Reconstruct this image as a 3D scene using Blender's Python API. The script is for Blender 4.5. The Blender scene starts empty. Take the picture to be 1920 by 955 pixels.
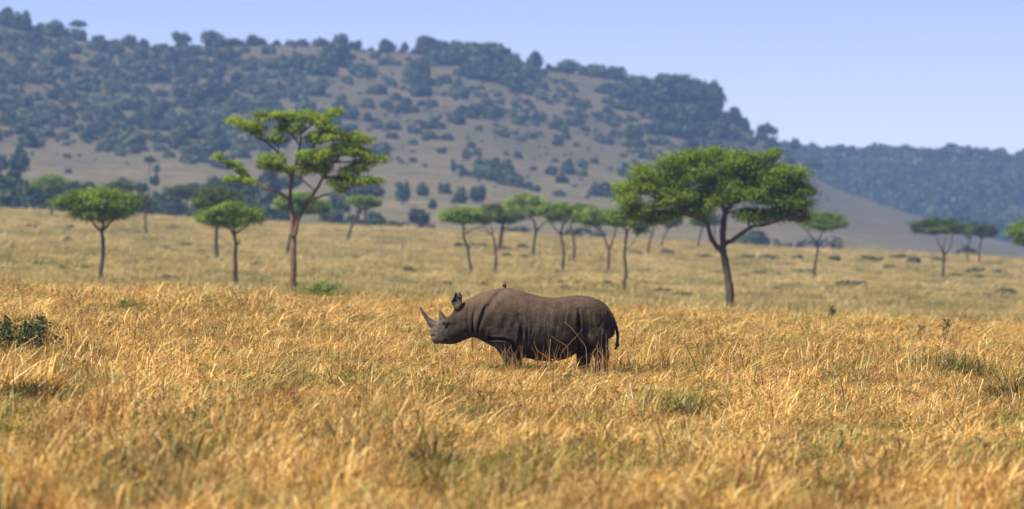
import bpy, math
import numpy as np

rng = np.random.default_rng(7)
scene = bpy.context.scene

# ------------------------------------------------------------------ camera
F = 10667.0            # focal length in photo pixels (200 mm on a 36 mm wide frame, photo 1920 px wide)
CAMZ = 2.5             # eye height above the grass, from a vehicle
HOR = 440.0            # photo row of eye level
cam_data = bpy.data.cameras.new('camera')
cam_data.sensor_width = 36.0
cam_data.lens = 200.0
cam_data.clip_start = 0.5
cam_data.clip_end = 30000.0
cam_data.dof.use_dof = True
cam_data.dof.focus_distance = 100.0
cam_data.dof.aperture_fstop = 2.5
cam = bpy.data.objects.new('camera', cam_data)
scene.collection.objects.link(cam)
cam.location = (0, 0, CAMZ)
cam.rotation_euler = (math.radians(90) - (477.5 - HOR) / F, 0, 0)
scene.camera = cam

# ------------------------------------------------------------------ sky, sun, exposure
SUN_EL, SUN_AZ = math.radians(56), math.radians(236)     # azimuth clockwise from +Y (view direction)
world = bpy.data.worlds.new('World')
scene.world = world
world.use_nodes = True
wn = world.node_tree
bg = wn.nodes['Background']
sky = wn.nodes.new('ShaderNodeTexSky')
sky.sky_type = 'NISHITA'
sky.sun_disc = False
sky.sun_elevation = SUN_EL
sky.sun_rotation = SUN_AZ
sky.altitude = 1600
sky.air_density = 1.0
sky.dust_density = 0.3
sky.ozone_density = 4.0
tint = wn.nodes.new('ShaderNodeMix')
tint.data_type = 'RGBA'
tint.blend_type = 'MULTIPLY'
tint.inputs[0].default_value = 1.0
tint.inputs[7].default_value = (0.64, 0.63, 0.95, 1)
wn.links.new(sky.outputs[0], tint.inputs[6])
geo = wn.nodes.new('ShaderNodeTexCoord')
sepw = wn.nodes.new('ShaderNodeSeparateXYZ')
wn.links.new(geo.outputs['Generated'], sepw.inputs[0])
low_air = wn.nodes.new('ShaderNodeMapRange')
low_air.interpolation_type = 'SMOOTHSTEP'
low_air.inputs[1].default_value = 0.000
low_air.inputs[2].default_value = 0.050
low_air.inputs[3].default_value = 0.9
low_air.inputs[4].default_value = 0.0
wn.links.new(sepw.outputs['Z'], low_air.inputs[0])
pale = wn.nodes.new('ShaderNodeMix')
pale.data_type = 'RGBA'
pale.inputs[7].default_value = (6.7, 6.9, 7.8, 1)
wn.links.new(low_air.outputs[0], pale.inputs[0])
wn.links.new(tint.outputs[2], pale.inputs[6])
wn.links.new(pale.outputs[2], bg.inputs[0])
bg.inputs[1].default_value = 0.06

sun_data = bpy.data.lights.new('sun', 'SUN')
sun_data.energy = 5.0
sun_data.angle = math.radians(0.53)
sun_data.color = (1.0, 0.93, 0.82)
sun = bpy.data.objects.new('sun', sun_data)
scene.collection.objects.link(sun)
sd = np.array([math.cos(SUN_EL) * math.sin(SUN_AZ), math.cos(SUN_EL) * math.cos(SUN_AZ), math.sin(SUN_EL)])
from mathutils import Vector
sun.rotation_euler = Vector(sd).to_track_quat('Z', 'Y').to_euler()
sun.location = (0, 0, 50)

vs = scene.view_settings
vs.view_transform = 'Standard'
vs.look = 'None'
vs.exposure = 1.25
vs.gamma = 1.0
vs.use_curve_mapping = False
scene.cycles.max_bounces = 5
scene.cycles.diffuse_bounces = 3
scene.cycles.volume_bounces = 1
scene.cycles.transparent_max_bounces = 4
scene.cycles.use_denoising = True

# ------------------------------------------------------------------ helpers
def mesh_np(name, V, quads=None, tris=None, smooth=False):
    V = np.asarray(V, np.float32)
    me = bpy.data.meshes.new(name)
    loops, starts, n = [], [], 0
    if quads is not None and len(quads):
        q = np.asarray(quads, np.int32)
        loops.append(q.ravel()); starts.append(np.arange(len(q)) * 4 + n); n += q.size
    if tris is not None and len(tris):
        t = np.asarray(tris, np.int32)
        loops.append(t.ravel()); starts.append(np.arange(len(t)) * 3 + n); n += t.size
    loops = np.concatenate(loops); starts = np.concatenate(starts)
    me.vertices.add(len(V)); me.vertices.foreach_set('co', V.ravel())
    me.loops.add(len(loops)); me.loops.foreach_set('vertex_index', loops)
    me.polygons.add(len(starts)); me.polygons.foreach_set('loop_start', starts.astype(np.int32))
    me.update(calc_edges=True)
    me.validate()
    if smooth:
        me.polygons.foreach_set('use_smooth', np.ones(len(me.polygons), bool))
    return me

def attr(me, name, vals):
    a = me.attributes.new(name, 'FLOAT', 'POINT')
    a.data.foreach_set('value', np.asarray(vals, np.float32))

def obj(name, me, mat=None, parent=None, loc=(0, 0, 0)):
    o = bpy.data.objects.new(name, me)
    scene.collection.objects.link(o)
    if me is not None and mat is not None and not me.materials:
        me.materials.append(mat)
    o.location = loc
    if parent is not None:
        o.parent = parent
    return o

def tag(o, label, cat, group=None):
    o['label'] = label
    o['category'] = cat
    if group:
        o['group'] = group
    return o

def thing(name, label, cat, loc, group=None):
    o = bpy.data.objects.new(name, None)
    scene.collection.objects.link(o)
    o.location = loc
    return tag(o, label, cat, group)

_lat = np.random.default_rng(99).random((256, 256))
def vnoise(x, y):
    x = np.asarray(x, float); y = np.asarray(y, float)
    xi = np.floor(x).astype(int); yi = np.floor(y).astype(int)
    fx = x - xi; fy = y - yi
    fx = fx * fx * (3 - 2 * fx); fy = fy * fy * (3 - 2 * fy)
    a = _lat[xi % 256, yi % 256]; b = _lat[(xi + 1) % 256, yi % 256]
    c = _lat[xi % 256, (yi + 1) % 256]; d = _lat[(xi + 1) % 256, (yi + 1) % 256]
    return (a * (1 - fx) + b * fx) * (1 - fy) + (c * (1 - fx) + d * fx) * fy
def fbm(x, y, o=3):
    s = 0; a = 0.5; t = 0
    for i in range(o):
        s = s + a * vnoise(np.asarray(x) * 2 ** i + 17 * i, np.asarray(y) * 2 ** i + 31 * i); t += a; a *= 0.5
    return s / t

def smooth01(t):
    t = np.clip(t, 0, 1)
    return t * t * (3 - 2 * t)

# ------------------------------------------------------------------ the lie of the land
_pd = np.array([-200, 60, 100, 150, 185, 205, 240, 283, 330, 400, 490, 570, 700, 800, 900, 950, 1010, 1060, 1200])
_pz = np.array([0, 0, 0, -.03, -.10, -.13, -.66, -1.10, -1.74, -1.62, -1.08, -1.0, .05, 1.2, 2.3, 2.45, .9, -2.5, -6])
_gd = np.arange(-200, 1201, 1.0)
_gz = np.interp(_gd, _pd, _pz)
_k = np.exp(-0.5 * (np.arange(-30, 31) / 9.0) ** 2); _k /= _k.sum()
_gz = np.convolve(np.pad(_gz, 30, mode='edge'), _k, mode='valid')

_rp = np.array([-700, -200, 0, 100, 200, 300, 400, 500, 600, 700, 780, 860, 930, 1000, 1060, 1150, 1220, 1300, 1345, 1372, 1400, 1430, 1480, 1530, 1600, 1700, 1800, 1920, 2100, 2600])
_rr = np.array([10, 28, 44, 66, 80, 84, 85, 84, 88, 97, 100, 99, 108, 128, 136, 150, 160, 178, 196, 228, 250, 268, 292, 334, 366, 402, 432, 462, 490, 520])

def hill_row(p, d):
    t = np.clip((d - 1050) / 1350, 0, 1.0)
    yf = HOR + 0.05 * np.clip(p - 960, -1200, 1200) + 22
    yr = np.interp(p, _rp, _rr)
    g = 0.72 * t + 0.28 * t * t
    return yf + (yr - yf) * g

def terrain(x, d):
    x = np.asarray(x, float); d = np.asarray(d, float)
    dd = np.maximum(d, 40)
    p = 960 + F * x / dd
    s = 0.040 + 0.010 * smooth01((d - 200) / 600)
    zp = np.interp(d, _gd, _gz) - s * 300 * np.tanh(x / 300)
    amp = 0.10 * smooth01((d - 20) / 100) + 0.25 * smooth01((d - 300) / 400)
    zp = zp + amp * (fbm(x / 14 + 5, d / 22 + 3, 3) - 0.5)
    zh = CAMZ + (HOR - hill_row(p, d)) * d / F
    t = np.clip((d - 1050) / 1350, 0, 1)
    zh = zh + 9 * t * (1 - t * 0.7) * (fbm(x / 90, d / 160 + 9, 3) - 0.5) + 1.6 * (fbm(x / 22 + 8, d / 40, 2) - 0.5)
    zr = CAMZ + (HOR - np.interp(p, _rp, _rr)) * 2400 / F + 1.6 * (fbm(x / 22 + 8, d / 40, 2) - 0.5)
    zback = np.maximum(zr - np.maximum(d - 2400, 0) * 0.14, -14)
    zh = np.where(d > 2400, zback, zh)
    t2 = np.clip((d - 2500) / 900, 0, 1)
    top2 = 300 + 8 * np.sin(p / 160.0) + 0.012 * (p - 1600)
    zf = CAMZ + (HOR - (478 + (top2 - 478) * t2 ** 0.9)) * d / F + 10 * t2 * (fbm(x / 160, d / 200 + 2, 3) - 0.5)
    zf = np.where(d > 3400, zf - (d - 3400) * 0.12, zf)
    zh = np.where(d > 2480, np.maximum(zh, zf), zh)
    b = smooth01((d - 985) / 90)
    return zp * (1 - b) + zh * b

def PX(px, d):
    return (px - 960.0) / F * d

def solve_d(px, row, lo, hi):
    """distance at which the ground seen at this photo pixel stands (first hit between lo and hi)"""
    ds = np.linspace(lo, hi, 2400)
    rows = HOR - F * (terrain(PX(px, ds), ds) - CAMZ) / ds
    i = np.nonzero(rows <= row)[0]
    return float(ds[i[0]]) if len(i) else float(hi)

def ground_at(px, d):
    x = PX(px, d)
    return np.array([x, d, float(terrain(x, d))])

# ------------------------------------------------------------------ materials
def new_mat(name):
    m = bpy.data.materials.new(name)
    m.use_nodes = True
    nt = m.node_tree
    nt.nodes.clear()
    out = nt.nodes.new('ShaderNodeOutputMaterial')
    return m, nt, out

def N(nt, t, **kw):
    n = nt.nodes.new(t)
    for k, v in kw.items():
        setattr(n, k, v)
    return n

def ramp(nt, fac, stops):
    r = N(nt, 'ShaderNodeValToRGB')
    el = r.color_ramp.elements
    while len(el) < len(stops):
        el.new(0.5)
    for e, (p, c) in zip(el, stops):
        e.position = p; e.color = (*c, 1)
    nt.links.new(fac, r.inputs[0])
    return r.outputs[0]

def mix(nt, fac, a, b, mode='MIX'):
    m = N(nt, 'ShaderNodeMix', data_type='RGBA', blend_type=mode)
    for sock, v in ((m.inputs[0], fac), (m.inputs[6], a), (m.inputs[7], b)):
        if isinstance(v, (int, float)):
            sock.default_value = v
        elif isinstance(v, tuple):
            sock.default_value = (*v, 1)
        else:
            nt.links.new(v, sock)
    return m.outputs[2]

def noise(nt, vec, scale, detail=3, rough=0.55):
    n = N(nt, 'ShaderNodeTexNoise')
    n.inputs['Scale'].default_value = scale
    n.inputs['Detail'].default_value = detail
    n.inputs['Roughness'].default_value = rough
    if vec is not None:
        nt.links.new(vec, n.inputs['Vector'])
    return n.outputs['Fac']

def leaf_shader(nt, out, col, trans=0.35, rough=0.6, spec=0.25):
    p = N(nt, 'ShaderNodeBsdfPrincipled')
    p.inputs['Roughness'].default_value = rough
    p.inputs['Specular IOR Level'].default_value = spec
    nt.links.new(col, p.inputs['Base Color'])
    t = N(nt, 'ShaderNodeBsdfTranslucent')
    nt.links.new(col, t.inputs['Color'])
    mx = N(nt, 'ShaderNodeMixShader')
    mx.inputs[0].default_value = trans
    nt.links.new(p.outputs[0], mx.inputs[1]); nt.links.new(t.outputs[0], mx.inputs[2])
    nt.links.new(mx.outputs[0], out.inputs[0])

def foliage_mat(name, dark, light, trans=0.35, per_object=0.0):
    m, nt, out = new_mat(name)
    a = N(nt, 'ShaderNodeAttribute', attribute_name='tone')
    c = ramp(nt, a.outputs['Fac'], [(0.0, dark), (1.0, light)])
    if per_object:
        oi = N(nt, 'ShaderNodeObjectInfo')
        h = N(nt, 'ShaderNodeHueSaturation')
        mr = N(nt, 'ShaderNodeMapRange')
        mr.inputs[3].default_value = 1 - per_object; mr.inputs[4].default_value = 1 + per_object
        nt.links.new(oi.outputs['Random'], mr.inputs[0])
        nt.links.new(mr.outputs[0], h.inputs['Value'])
        nt.links.new(c, h.inputs['Color'])
        c = h.outputs[0]
    leaf_shader(nt, out, c, trans)
    return m

def bark_mat(name, dark, light):
    m, nt, out = new_mat(name)
    tc = N(nt, 'ShaderNodeTexCoord')
    mp = N(nt, 'ShaderNodeMapping')
    mp.inputs['Scale'].default_value = (9, 9, 1.6)
    nt.links.new(tc.outputs['Object'], mp.inputs[0])
    n = noise(nt, mp.outputs[0], 1.6, 5, 0.65)
    c = ramp(nt, n, [(0.3, dark), (0.7, light)])
    p = N(nt, 'ShaderNodeBsdfPrincipled')
    p.inputs['Roughness'].default_value = 0.9
    p.inputs['Specular IOR Level'].default_value = 0.15
    nt.links.new(c, p.inputs['Base Color'])
    b = N(nt, 'ShaderNodeBump'); b.inputs['Strength'].default_value = 0.8; b.inputs['Distance'].default_value = 0.05
    nt.links.new(n, b.inputs['Height']); nt.links.new(b.outputs[0], p.inputs['Normal'])
    nt.links.new(p.outputs[0], out.inputs[0])
    return m

M = {}
M['acacia_bright'] = foliage_mat('acacia_leaf_bright', (0.055, 0.105, 0.007), (0.34, 0.44, 0.030), 0.45)
M['acacia'] = foliage_mat('acacia_leaf', (0.032, 0.072, 0.006), (0.250, 0.345, 0.022), 0.40)
M['acacia_olive'] = foliage_mat('acacia_leaf_olive', (0.020, 0.036, 0.007), (0.105, 0.145, 0.022), 0.32)
M['dense'] = foliage_mat('dense_tree_leaf', (0.010, 0.022, 0.008), (0.036, 0.056, 0.018), 0.2, 0.4)
M['bush'] = foliage_mat('hill_bush_leaf', (0.012, 0.022, 0.010), (0.058, 0.072, 0.034), 0.2, 0.55)
M['grey_bush'] = foliage_mat('grey_bush_leaf', (0.060, 0.058, 0.048), (0.125, 0.115, 0.100), 0.2, 0.2)
M['shrub'] = foliage_mat('shrub_leaf', (0.020, 0.036, 0.009), (0.070, 0.105, 0.024), 0.3)
M['weed'] = foliage_mat('weed_leaf', (0.070, 0.130, 0.020), (0.180, 0.260, 0.040), 0.4)
M['low_bush'] = foliage_mat('low_bush_leaf', (0.022, 0.030, 0.008), (0.080, 0.085, 0.026), 0.25, 0.4)
M['bark'] = bark_mat('acacia_bark', (0.030, 0.020, 0.014), (0.095, 0.064, 0.042))
M['bark_red'] = bark_mat('acacia_bark_warm', (0.060, 0.033, 0.018), (0.18, 0.105, 0.056))
M['bark_grey'] = bark_mat('dead_wood', (0.09, 0.075, 0.062), (0.21, 0.18, 0.15))

def ground_mat():
    m, nt, out = new_mat('dry_ground')
    g = N(nt, 'ShaderNodeNewGeometry')
    pos = g.outputs['Position']
    sep = N(nt, 'ShaderNodeSeparateXYZ'); nt.links.new(pos, sep.inputs[0])
    # near: trampled straw and brown soil
    n1 = noise(nt, pos, 0.35, 6, 0.7)
    n2 = noise(nt, pos, 4.0, 4, 0.7)
    near = mix(nt, n2, ramp(nt, n1, [(0.3, (0.09, 0.055, 0.024)), (0.55, (0.19, 0.12, 0.05)), (0.75, (0.13, 0.10, 0.036))]),
               (0.27, 0.18, 0.075))
    # plain further out: pale straw with olive and brown patches
    n3 = noise(nt, pos, 0.06, 6, 0.68)
    n4 = noise(nt, pos, 0.9, 5, 0.7)
    far = ramp(nt, n3, [(0.36, (0.15, 0.120, 0.046)), (0.50, (0.31, 0.230, 0.095)), (0.66, (0.28, 0.185, 0.078))])
    far = mix(nt, ramp(nt, n4, [(0.45, (0, 0, 0)), (0.75, (0.6, 0.6, 0.6))]), far, (0.14, 0.11, 0.045))
    # hillside: thin dry grass over pinkish earth
    n5 = noise(nt, pos, 0.018, 5, 0.65)
    n6 = noise(nt, pos, 0.12, 6, 0.72)
    n7 = noise(nt, pos, 0.45, 4, 0.75)
    meadow = ramp(nt, n5, [(0.35, (0.092, 0.080, 0.040)), (0.5, (0.140, 0.112, 0.056)), (0.68, (0.135, 0.096, 0.054))])
    upper = ramp(nt, n5, [(0.35, (0.050, 0.044, 0.024)), (0.5, (0.078, 0.060, 0.036)), (0.68, (0.110, 0.076, 0.048))])
    up = N(nt, 'ShaderNodeMapRange'); up.inputs[1].default_value = 1350; up.inputs[2].default_value = 1950
    nt.links.new(sep.outputs['Y'], up.inputs[0])
    hill = mix(nt, up.outputs[0], meadow, upper)
    hill = mix(nt, ramp(nt, n6, [(0.43, (0, 0, 0)), (0.60, (0.85, 0.85, 0.85))]), hill, (0.042, 0.046, 0.022))
    hill = mix(nt, ramp(nt, n7, [(0.50, (0, 0, 0)), (0.62, (0.6, 0.6, 0.6))]), hill, (0.038, 0.040, 0.020))
    def mr(a, b):
        r = N(nt, 'ShaderNodeMapRange')
        r.inputs[1].default_value = a; r.inputs[2].default_value = b
        nt.links.new(sep.outputs['Y'], r.inputs[0])
        return r.outputs[0]
    c = mix(nt, mr(200, 260), near, far)
    c = mix(nt, mr(980, 1100), c, hill)
    p = N(nt, 'ShaderNodeBsdfPrincipled')
    p.inputs['Roughness'].default_value = 0.95
    p.inputs['Specular IOR Level'].default_value = 0.1
    nt.links.new(c, p.inputs['Base Color'])
    b = N(nt, 'ShaderNodeBump'); b.inputs['Strength'].default_value = 0.6; b.inputs['Distance'].default_value = 1.2
    nt.links.new(n6, b.inputs['Height']); nt.links.new(b.outputs[0], p.inputs['Normal'])
    nt.links.new(p.outputs[0], out.inputs[0])
    return m

# ------------------------------------------------------------------ ground sheet: plain, valley, hill, far hill
cols = np.concatenate([960 + F * np.tan(np.radians(np.linspace(-50, -9, 40))), np.arange(-660, 2581, 12.0),
                       960 + F * np.tan(np.radians(np.linspace(9, 50, 40)))])
rows_d = np.concatenate([np.linspace(-60, 40, 12)[:-1], np.geomspace(40, 900, 330)[:-1], np.arange(900, 2380, 10.0),
                         np.arange(2380, 2480, 5.0), np.arange(2480, 4401, 24.0)])
GX = (cols[None, :] - 960) / F * np.maximum(rows_d, 40)[:, None]
GY = np.repeat(rows_d[:, None], len(cols), 1)
GZ = terrain(GX, GY)
nr, nc = GX.shape
idx = np.arange(nr * nc).reshape(nr, nc)
quads = np.stack([idx[:-1, :-1], idx[:-1, 1:], idx[1:, 1:], idx[1:, :-1]], -1).reshape(-1, 4)
ground = obj('ground', mesh_np('ground', np.stack([GX, GY, GZ], -1).reshape(-1, 3), quads, smooth=True), ground_mat())
ground['kind'] = 'structure'
GROUND_MIN = float(GZ.min())

# ------------------------------------------------------------------ shape helpers
def tube(pts, rad, sides=7, sub=4, wob=0.0, r=rng):
    """tapered limb through pts (Catmull-Rom), returns V, quads"""
    P = np.asarray(pts, float); R = np.asarray(rad, float)
    if len(P) == 2:
        P = np.array([P[0], (P[0] + P[1]) / 2, P[1]]); R = np.array([R[0], (R[0] + R[1]) / 2, R[1]])
    A = np.vstack([2 * P[0] - P[1], P, 2 * P[-1] - P[-2]])
    out, ro = [], []
    for i in range(len(P) - 1):
        p0, p1, p2, p3 = A[i], A[i + 1], A[i + 2], A[i + 3]
        for t in np.arange(sub) / sub:
            out.append(0.5 * ((2 * p1) + (-p0 + p2) * t + (2 * p0 - 5 * p1 + 4 * p2 - p3) * t * t + (-p0 + 3 * p1 - 3 * p2 + p3) * t ** 3))
            ro.append(R[i] * (1 - t) + R[i + 1] * t)
    out.append(P[-1]); ro.append(R[-1])
    C = np.array(out); ro = np.array(ro)
    if wob:
        C[1:-1] += r.normal(0, 1, C[1:-1].shape) * wob * ro[1:-1, None]
        ro = ro * (1 + r.normal(0, 0.06, len(ro)))
    T = np.gradient(C, axis=0); T /= np.linalg.norm(T, axis=1)[:, None] + 1e-9
    ref = np.array([0.31, 0.95, 0.05])
    U = np.cross(T, ref); U /= np.linalg.norm(U, axis=1)[:, None] + 1e-9
    W = np.cross(T, U)
    a = np.linspace(0, 2 * np.pi, sides, endpoint=False)
    V = C[:, None, :] + ro[:, None, None] * (np.cos(a)[None, :, None] * U[:, None, :] + np.sin(a)[None, :, None] * W[:, None, :])
    n = len(C)
    id_ = np.arange(n * sides).reshape(n, sides)
    q = np.stack([id_[:-1], np.roll(id_, -1, 1)[:-1], np.roll(id_, -1, 1)[1:], id_[1:]], -1).reshape(-1, 4)
    V = np.vstack([V.reshape(-1, 3), C[-1:]])
    tip = len(V) - 1
    cap = np.stack([id_[-1], np.roll(id_[-1], -1), np.full(sides, tip), np.full(sides, tip)], -1)
    return V, q, cap[:, :3]

class Acc:
    def __init__(s): s.V, s.Q, s.T, s.A, s.n = [], [], [], [], 0
    def add(s, V, Q=None, T=None, A=None):
        s.V.append(V)
        if Q is not None and len(Q): s.Q.append(np.asarray(Q) + s.n)
        if T is not None and len(T): s.T.append(np.asarray(T) + s.n)
        s.A.append(np.zeros(len(V)) if A is None else A)
        s.n += len(V)
    def tube(s, *a, **k):
        V, q, t = tube(*a, **k); s.add(V, q, t)
    def mesh(s, name, smooth=False, tone=True):
        me = mesh_np(name, np.vstack(s.V), np.vstack(s.Q) if s.Q else None, np.vstack(s.T) if s.T else None, smooth)
        if tone: attr(me, 'tone', np.concatenate(s.A))
        return me

def leaves(acc, C, Nrm, size, aspect, tone, r=rng):
    """a leafy spray: one small folded blade (2 triangles as a quad) per centre"""
    n = len(C)
    Nrm = Nrm / (np.linalg.norm(Nrm, axis=1)[:, None] + 1e-9)
    d = r.normal(0, 1, (n, 3)); d -= (d * Nrm).sum(1)[:, None] * Nrm
    d /= np.linalg.norm(d, axis=1)[:, None] + 1e-9
    e = np.cross(Nrm, d)
    L = (size * r.uniform(0.6, 1.3, n))[:, None]; W = L * aspect
    V = np.stack([C - d * L, C + e * W + Nrm * W * 0.3, C + d * L, C - e * W + Nrm * W * 0.3], 1).reshape(-1, 3)
    q = np.arange(n * 4).reshape(n, 4)
    acc.add(V, q, None, np.repeat(tone, 4))

def ball(n, r=rng):
    v = r.normal(0, 1, (n, 3)); v /= np.linalg.norm(v, axis=1)[:, None]
    return v

# ------------------------------------------------------------------ trees
def acacia(name, label, base, d, trunk, lobes, limbs=(), r0=0.16, leaf=0.16, mat='acacia', bark='bark', dens=1.0, depth=1.0,
           twigs=6, pad=0.42, full=1.0, group='flat-topped acacias on the plain', seed=1, flat=0.55, sparse=0.0):
    """base, trunk, limbs and lobes (cx, cy, rx, ry) are measured in photo pixels at the tree's own distance d and turned into metres."""
    r = np.random.default_rng(seed)
    ppm = F / d
    g = ground_at(base[0], d)
    base = (base[0], HOR - F * (g[2] - CAMZ) / d)
    root = thing(name, label, 'tree', tuple(g), group)
    def m(px, row, y=0.0):
        return np.array([(px - base[0]) / ppm, y, (base[1] - row) / ppm])
    tw = Acc()
    tp = [m(*base) - np.array([0, 0, 0.35])] + [m(*q) for q in trunk]
    for q in tp[1:]: q[1] += r.normal(0, 0.06)
    n = len(tp)
    tr = np.linspace(r0, r0 * 0.62, n); tr[0] = r0 * 1.25
    tw.tube(tp, tr, 9, 5, 0.10, r)
    nodes = [(tp[-1], r0 * 0.60)]
    for lim in limbs:
        y1 = r.uniform(-0.9, 0.9) * 0.25 * len(lim) if len(lim) > 2 else 0
        rr = lim[0] if isinstance(lim[0], (int, float)) else None
        pts_px = lim[1:] if rr else lim
        start = rr or 0.6
        pts = [m(*q) for q in pts_px]
        for i, q in enumerate(pts): q[1] += y1 * i / max(1, len(pts) - 1) + (r.normal(0, 0.05) if i else 0)
        rad = np.linspace(r0 * start, r0 * 0.16, len(pts))
        tw.tube(pts, rad, 7, 4, 0.16, r)
        nodes += [(q, a) for q, a in zip(pts, rad)][1:]
    NP = np.array([q for q, _ in nodes]); NR = np.array([a for _, a in nodes])
    cr = Acc()
    for (cx, cy, rx, ry) in lobes:
        c = m(cx, cy); rx /= ppm; ry = ry * full / ppm
        ryd = rx * depth
        c[1] += r.uniform(-0.5, 0.5) * depth * 0.6
        k = max(3, int(dens * 7 * (rx * ryd) / (pad * pad) * (0.5 + ry / max(rx, .1))))
        k = min(k, 130)
        b = ball(k, r) * (r.uniform(0, 1, k)[:, None] ** 0.45)
        b[:, 2] = np.where(b[:, 2] < -0.6, -0.6, b[:, 2])
        C = c + b * np.array([rx, ryd, ry])
        for j, pc in enumerate(C):
            pr = pad * r.uniform(0.6, 1.25)
            nl = int(r.uniform(26, 46) * (pr / leaf) ** 1.35 / 4 * (1 - sparse * r.random()))
            nl = max(nl, 8)
            q = r.normal(0, 0.52, (nl, 3)).clip(-1.5, 1.5)
            q2 = q * np.array([pr, pr, pr * flat])
            nrm = q * np.array([0.5, 0.5, 0.6]) + np.array([0, 0, 0.55]) + r.normal(0, 0.45, (nl, 3))
            tone = np.clip(r.normal(0.42 + 0.27 * r.normal(), 0.22, nl), 0, 1)
            leaves(cr, pc + q2, nrm, leaf, 0.34, tone, r)
        for j in r.permutation(k)[:max(2, min(twigs, k))]:
            t = C[j]
            dist = np.linalg.norm((NP - t) * np.array([1, 0.7, 1.3]), axis=1) + np.where(NP[:, 2] > t[2], 0.6, 0)
            i = int(np.argmin(dist)); s, a = NP[i], NR[i]
            midp = s * 0.45 + t * 0.55 + np.array([r.normal(0, 0.1), r.normal(0, 0.1), -0.12 * np.linalg.norm(t - s) + r.normal(0, 0.05)])
            tw.tube([s, midp, t], [min(a * 0.8, r0 * 0.35), min(a * 0.5, r0 * 0.2), r0 * 0.07], 5, 3, 0.2, r)
    obj('trunk', tw.mesh('acacia_wood', True), M[bark], root)
    obj('crown', cr.mesh('acacia_foliage'), M[mat], root)
    return root

def Z3(u, v): return (390 + u / 2.514, 180 + v / 2.514)
def Z4(u, v): return (1140 + u / 2.808, 260 + v / 2.808)
def Z6(u, v): return (700 + u / 3.692, 320 + v / 3.692)
def ZA(u, v): return (1380 + u / 2.652, 200 + v / 2.652)
def Z5(u, v): return (u / 3.41, 280 + v / 3.41)
def zl(fn, k, L): return [(*fn(u, v), a / k, b / k) for (u, v, a, b) in L]
def zp(fn, L): return [q if isinstance(q, (int, float)) else fn(*q) for q in L]

# the tall airy tree left of the rhino
acacia('acacia_tree', 'tall airy acacia with forked reddish trunk and open tiered crown, left of the rhinoceros', Z3(400, 925), 283,
       zp(Z3, [(402, 800), (405, 700), (404, 645)]),
       zl(Z3, 2.514, [(120, 120, 45, 12), (190, 140, 55, 16), (250, 100, 40, 22), (240, 165, 45, 20), (330, 90, 45, 16), (390, 100, 60, 22),
        (360, 155, 50, 20), (470, 100, 50, 26), (430, 150, 40, 18), (530, 110, 60, 24), (600, 75, 40, 14), (565, 150, 50, 12),
        (510, 200, 60, 22), (600, 190, 70, 22), (690, 200, 60, 22), (750, 212, 40, 13), (640, 250, 80, 28), (730, 270, 50, 22),
        (795, 300, 55, 15), (560, 285, 60, 32), (480, 285, 60, 28), (470, 340, 45, 24), (300, 300, 75, 22), (350, 345, 50, 17),
        (280, 330, 45, 14), (540, 340, 50, 24), (600, 395, 40, 26), (660, 370, 60, 28), (720, 330, 60, 25), (700, 400, 50, 16),
        (770, 395, 55, 10), (620, 435, 28, 22), (60, 288, 25, 10), (110, 320, 40, 12), (160, 348, 30, 15), (110, 392, 45, 9),
        (180, 398, 40, 15), (330, 205, 45, 14)]),
       limbs=[zp(Z3, [0.72, (402, 660), (393, 560), (384, 480), (394, 390), (412, 320), (430, 230), (430, 170), (390, 110)]),
              zp(Z3, [0.70, (408, 660), (428, 575), (468, 505), (510, 440), (540, 385), (595, 310), (640, 260), (720, 215)]),
              zp(Z3, [0.42, (385, 490), (335, 458), (285, 440), (215, 400), (170, 355), (110, 318), (60, 290)]),
              zp(Z3, [0.22, (225, 405), (180, 402), (110, 394)]),
              zp(Z3, [0.42, (393, 395), (372, 330), (330, 270), (262, 210), (200, 150), (120, 124)]),
              zp(Z3, [0.26, (372, 335), (330, 320), (290, 310)]),
              zp(Z3, [0.34, (475, 497), (545, 468), (620, 445)]),
              zp(Z3, [0.28, (505, 450), (455, 405), (425, 385), (350, 345)]),
              zp(Z3, [0.34, (545, 382), (640, 385), (760, 402), (815, 392)]),
              zp(Z3, [0.30, (590, 315), (690, 310), (790, 300)]),
              zp(Z3, [0.28, (430, 180), (500, 130), (570, 100), (625, 65)]),
              zp(Z3, [0.26, (430, 230), (370, 150), (300, 100), (250, 95)]),
              zp(Z3, [0.30, (440, 320), (490, 240), (560, 195)])],
       r0=0.17, leaf=0.068, mat='acacia_bright', bark='bark_red', dens=0.95, depth=1.2, twigs=5, pad=0.27, seed=11, sparse=0.3, full=1.25,
       group='two large acacias')

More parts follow.
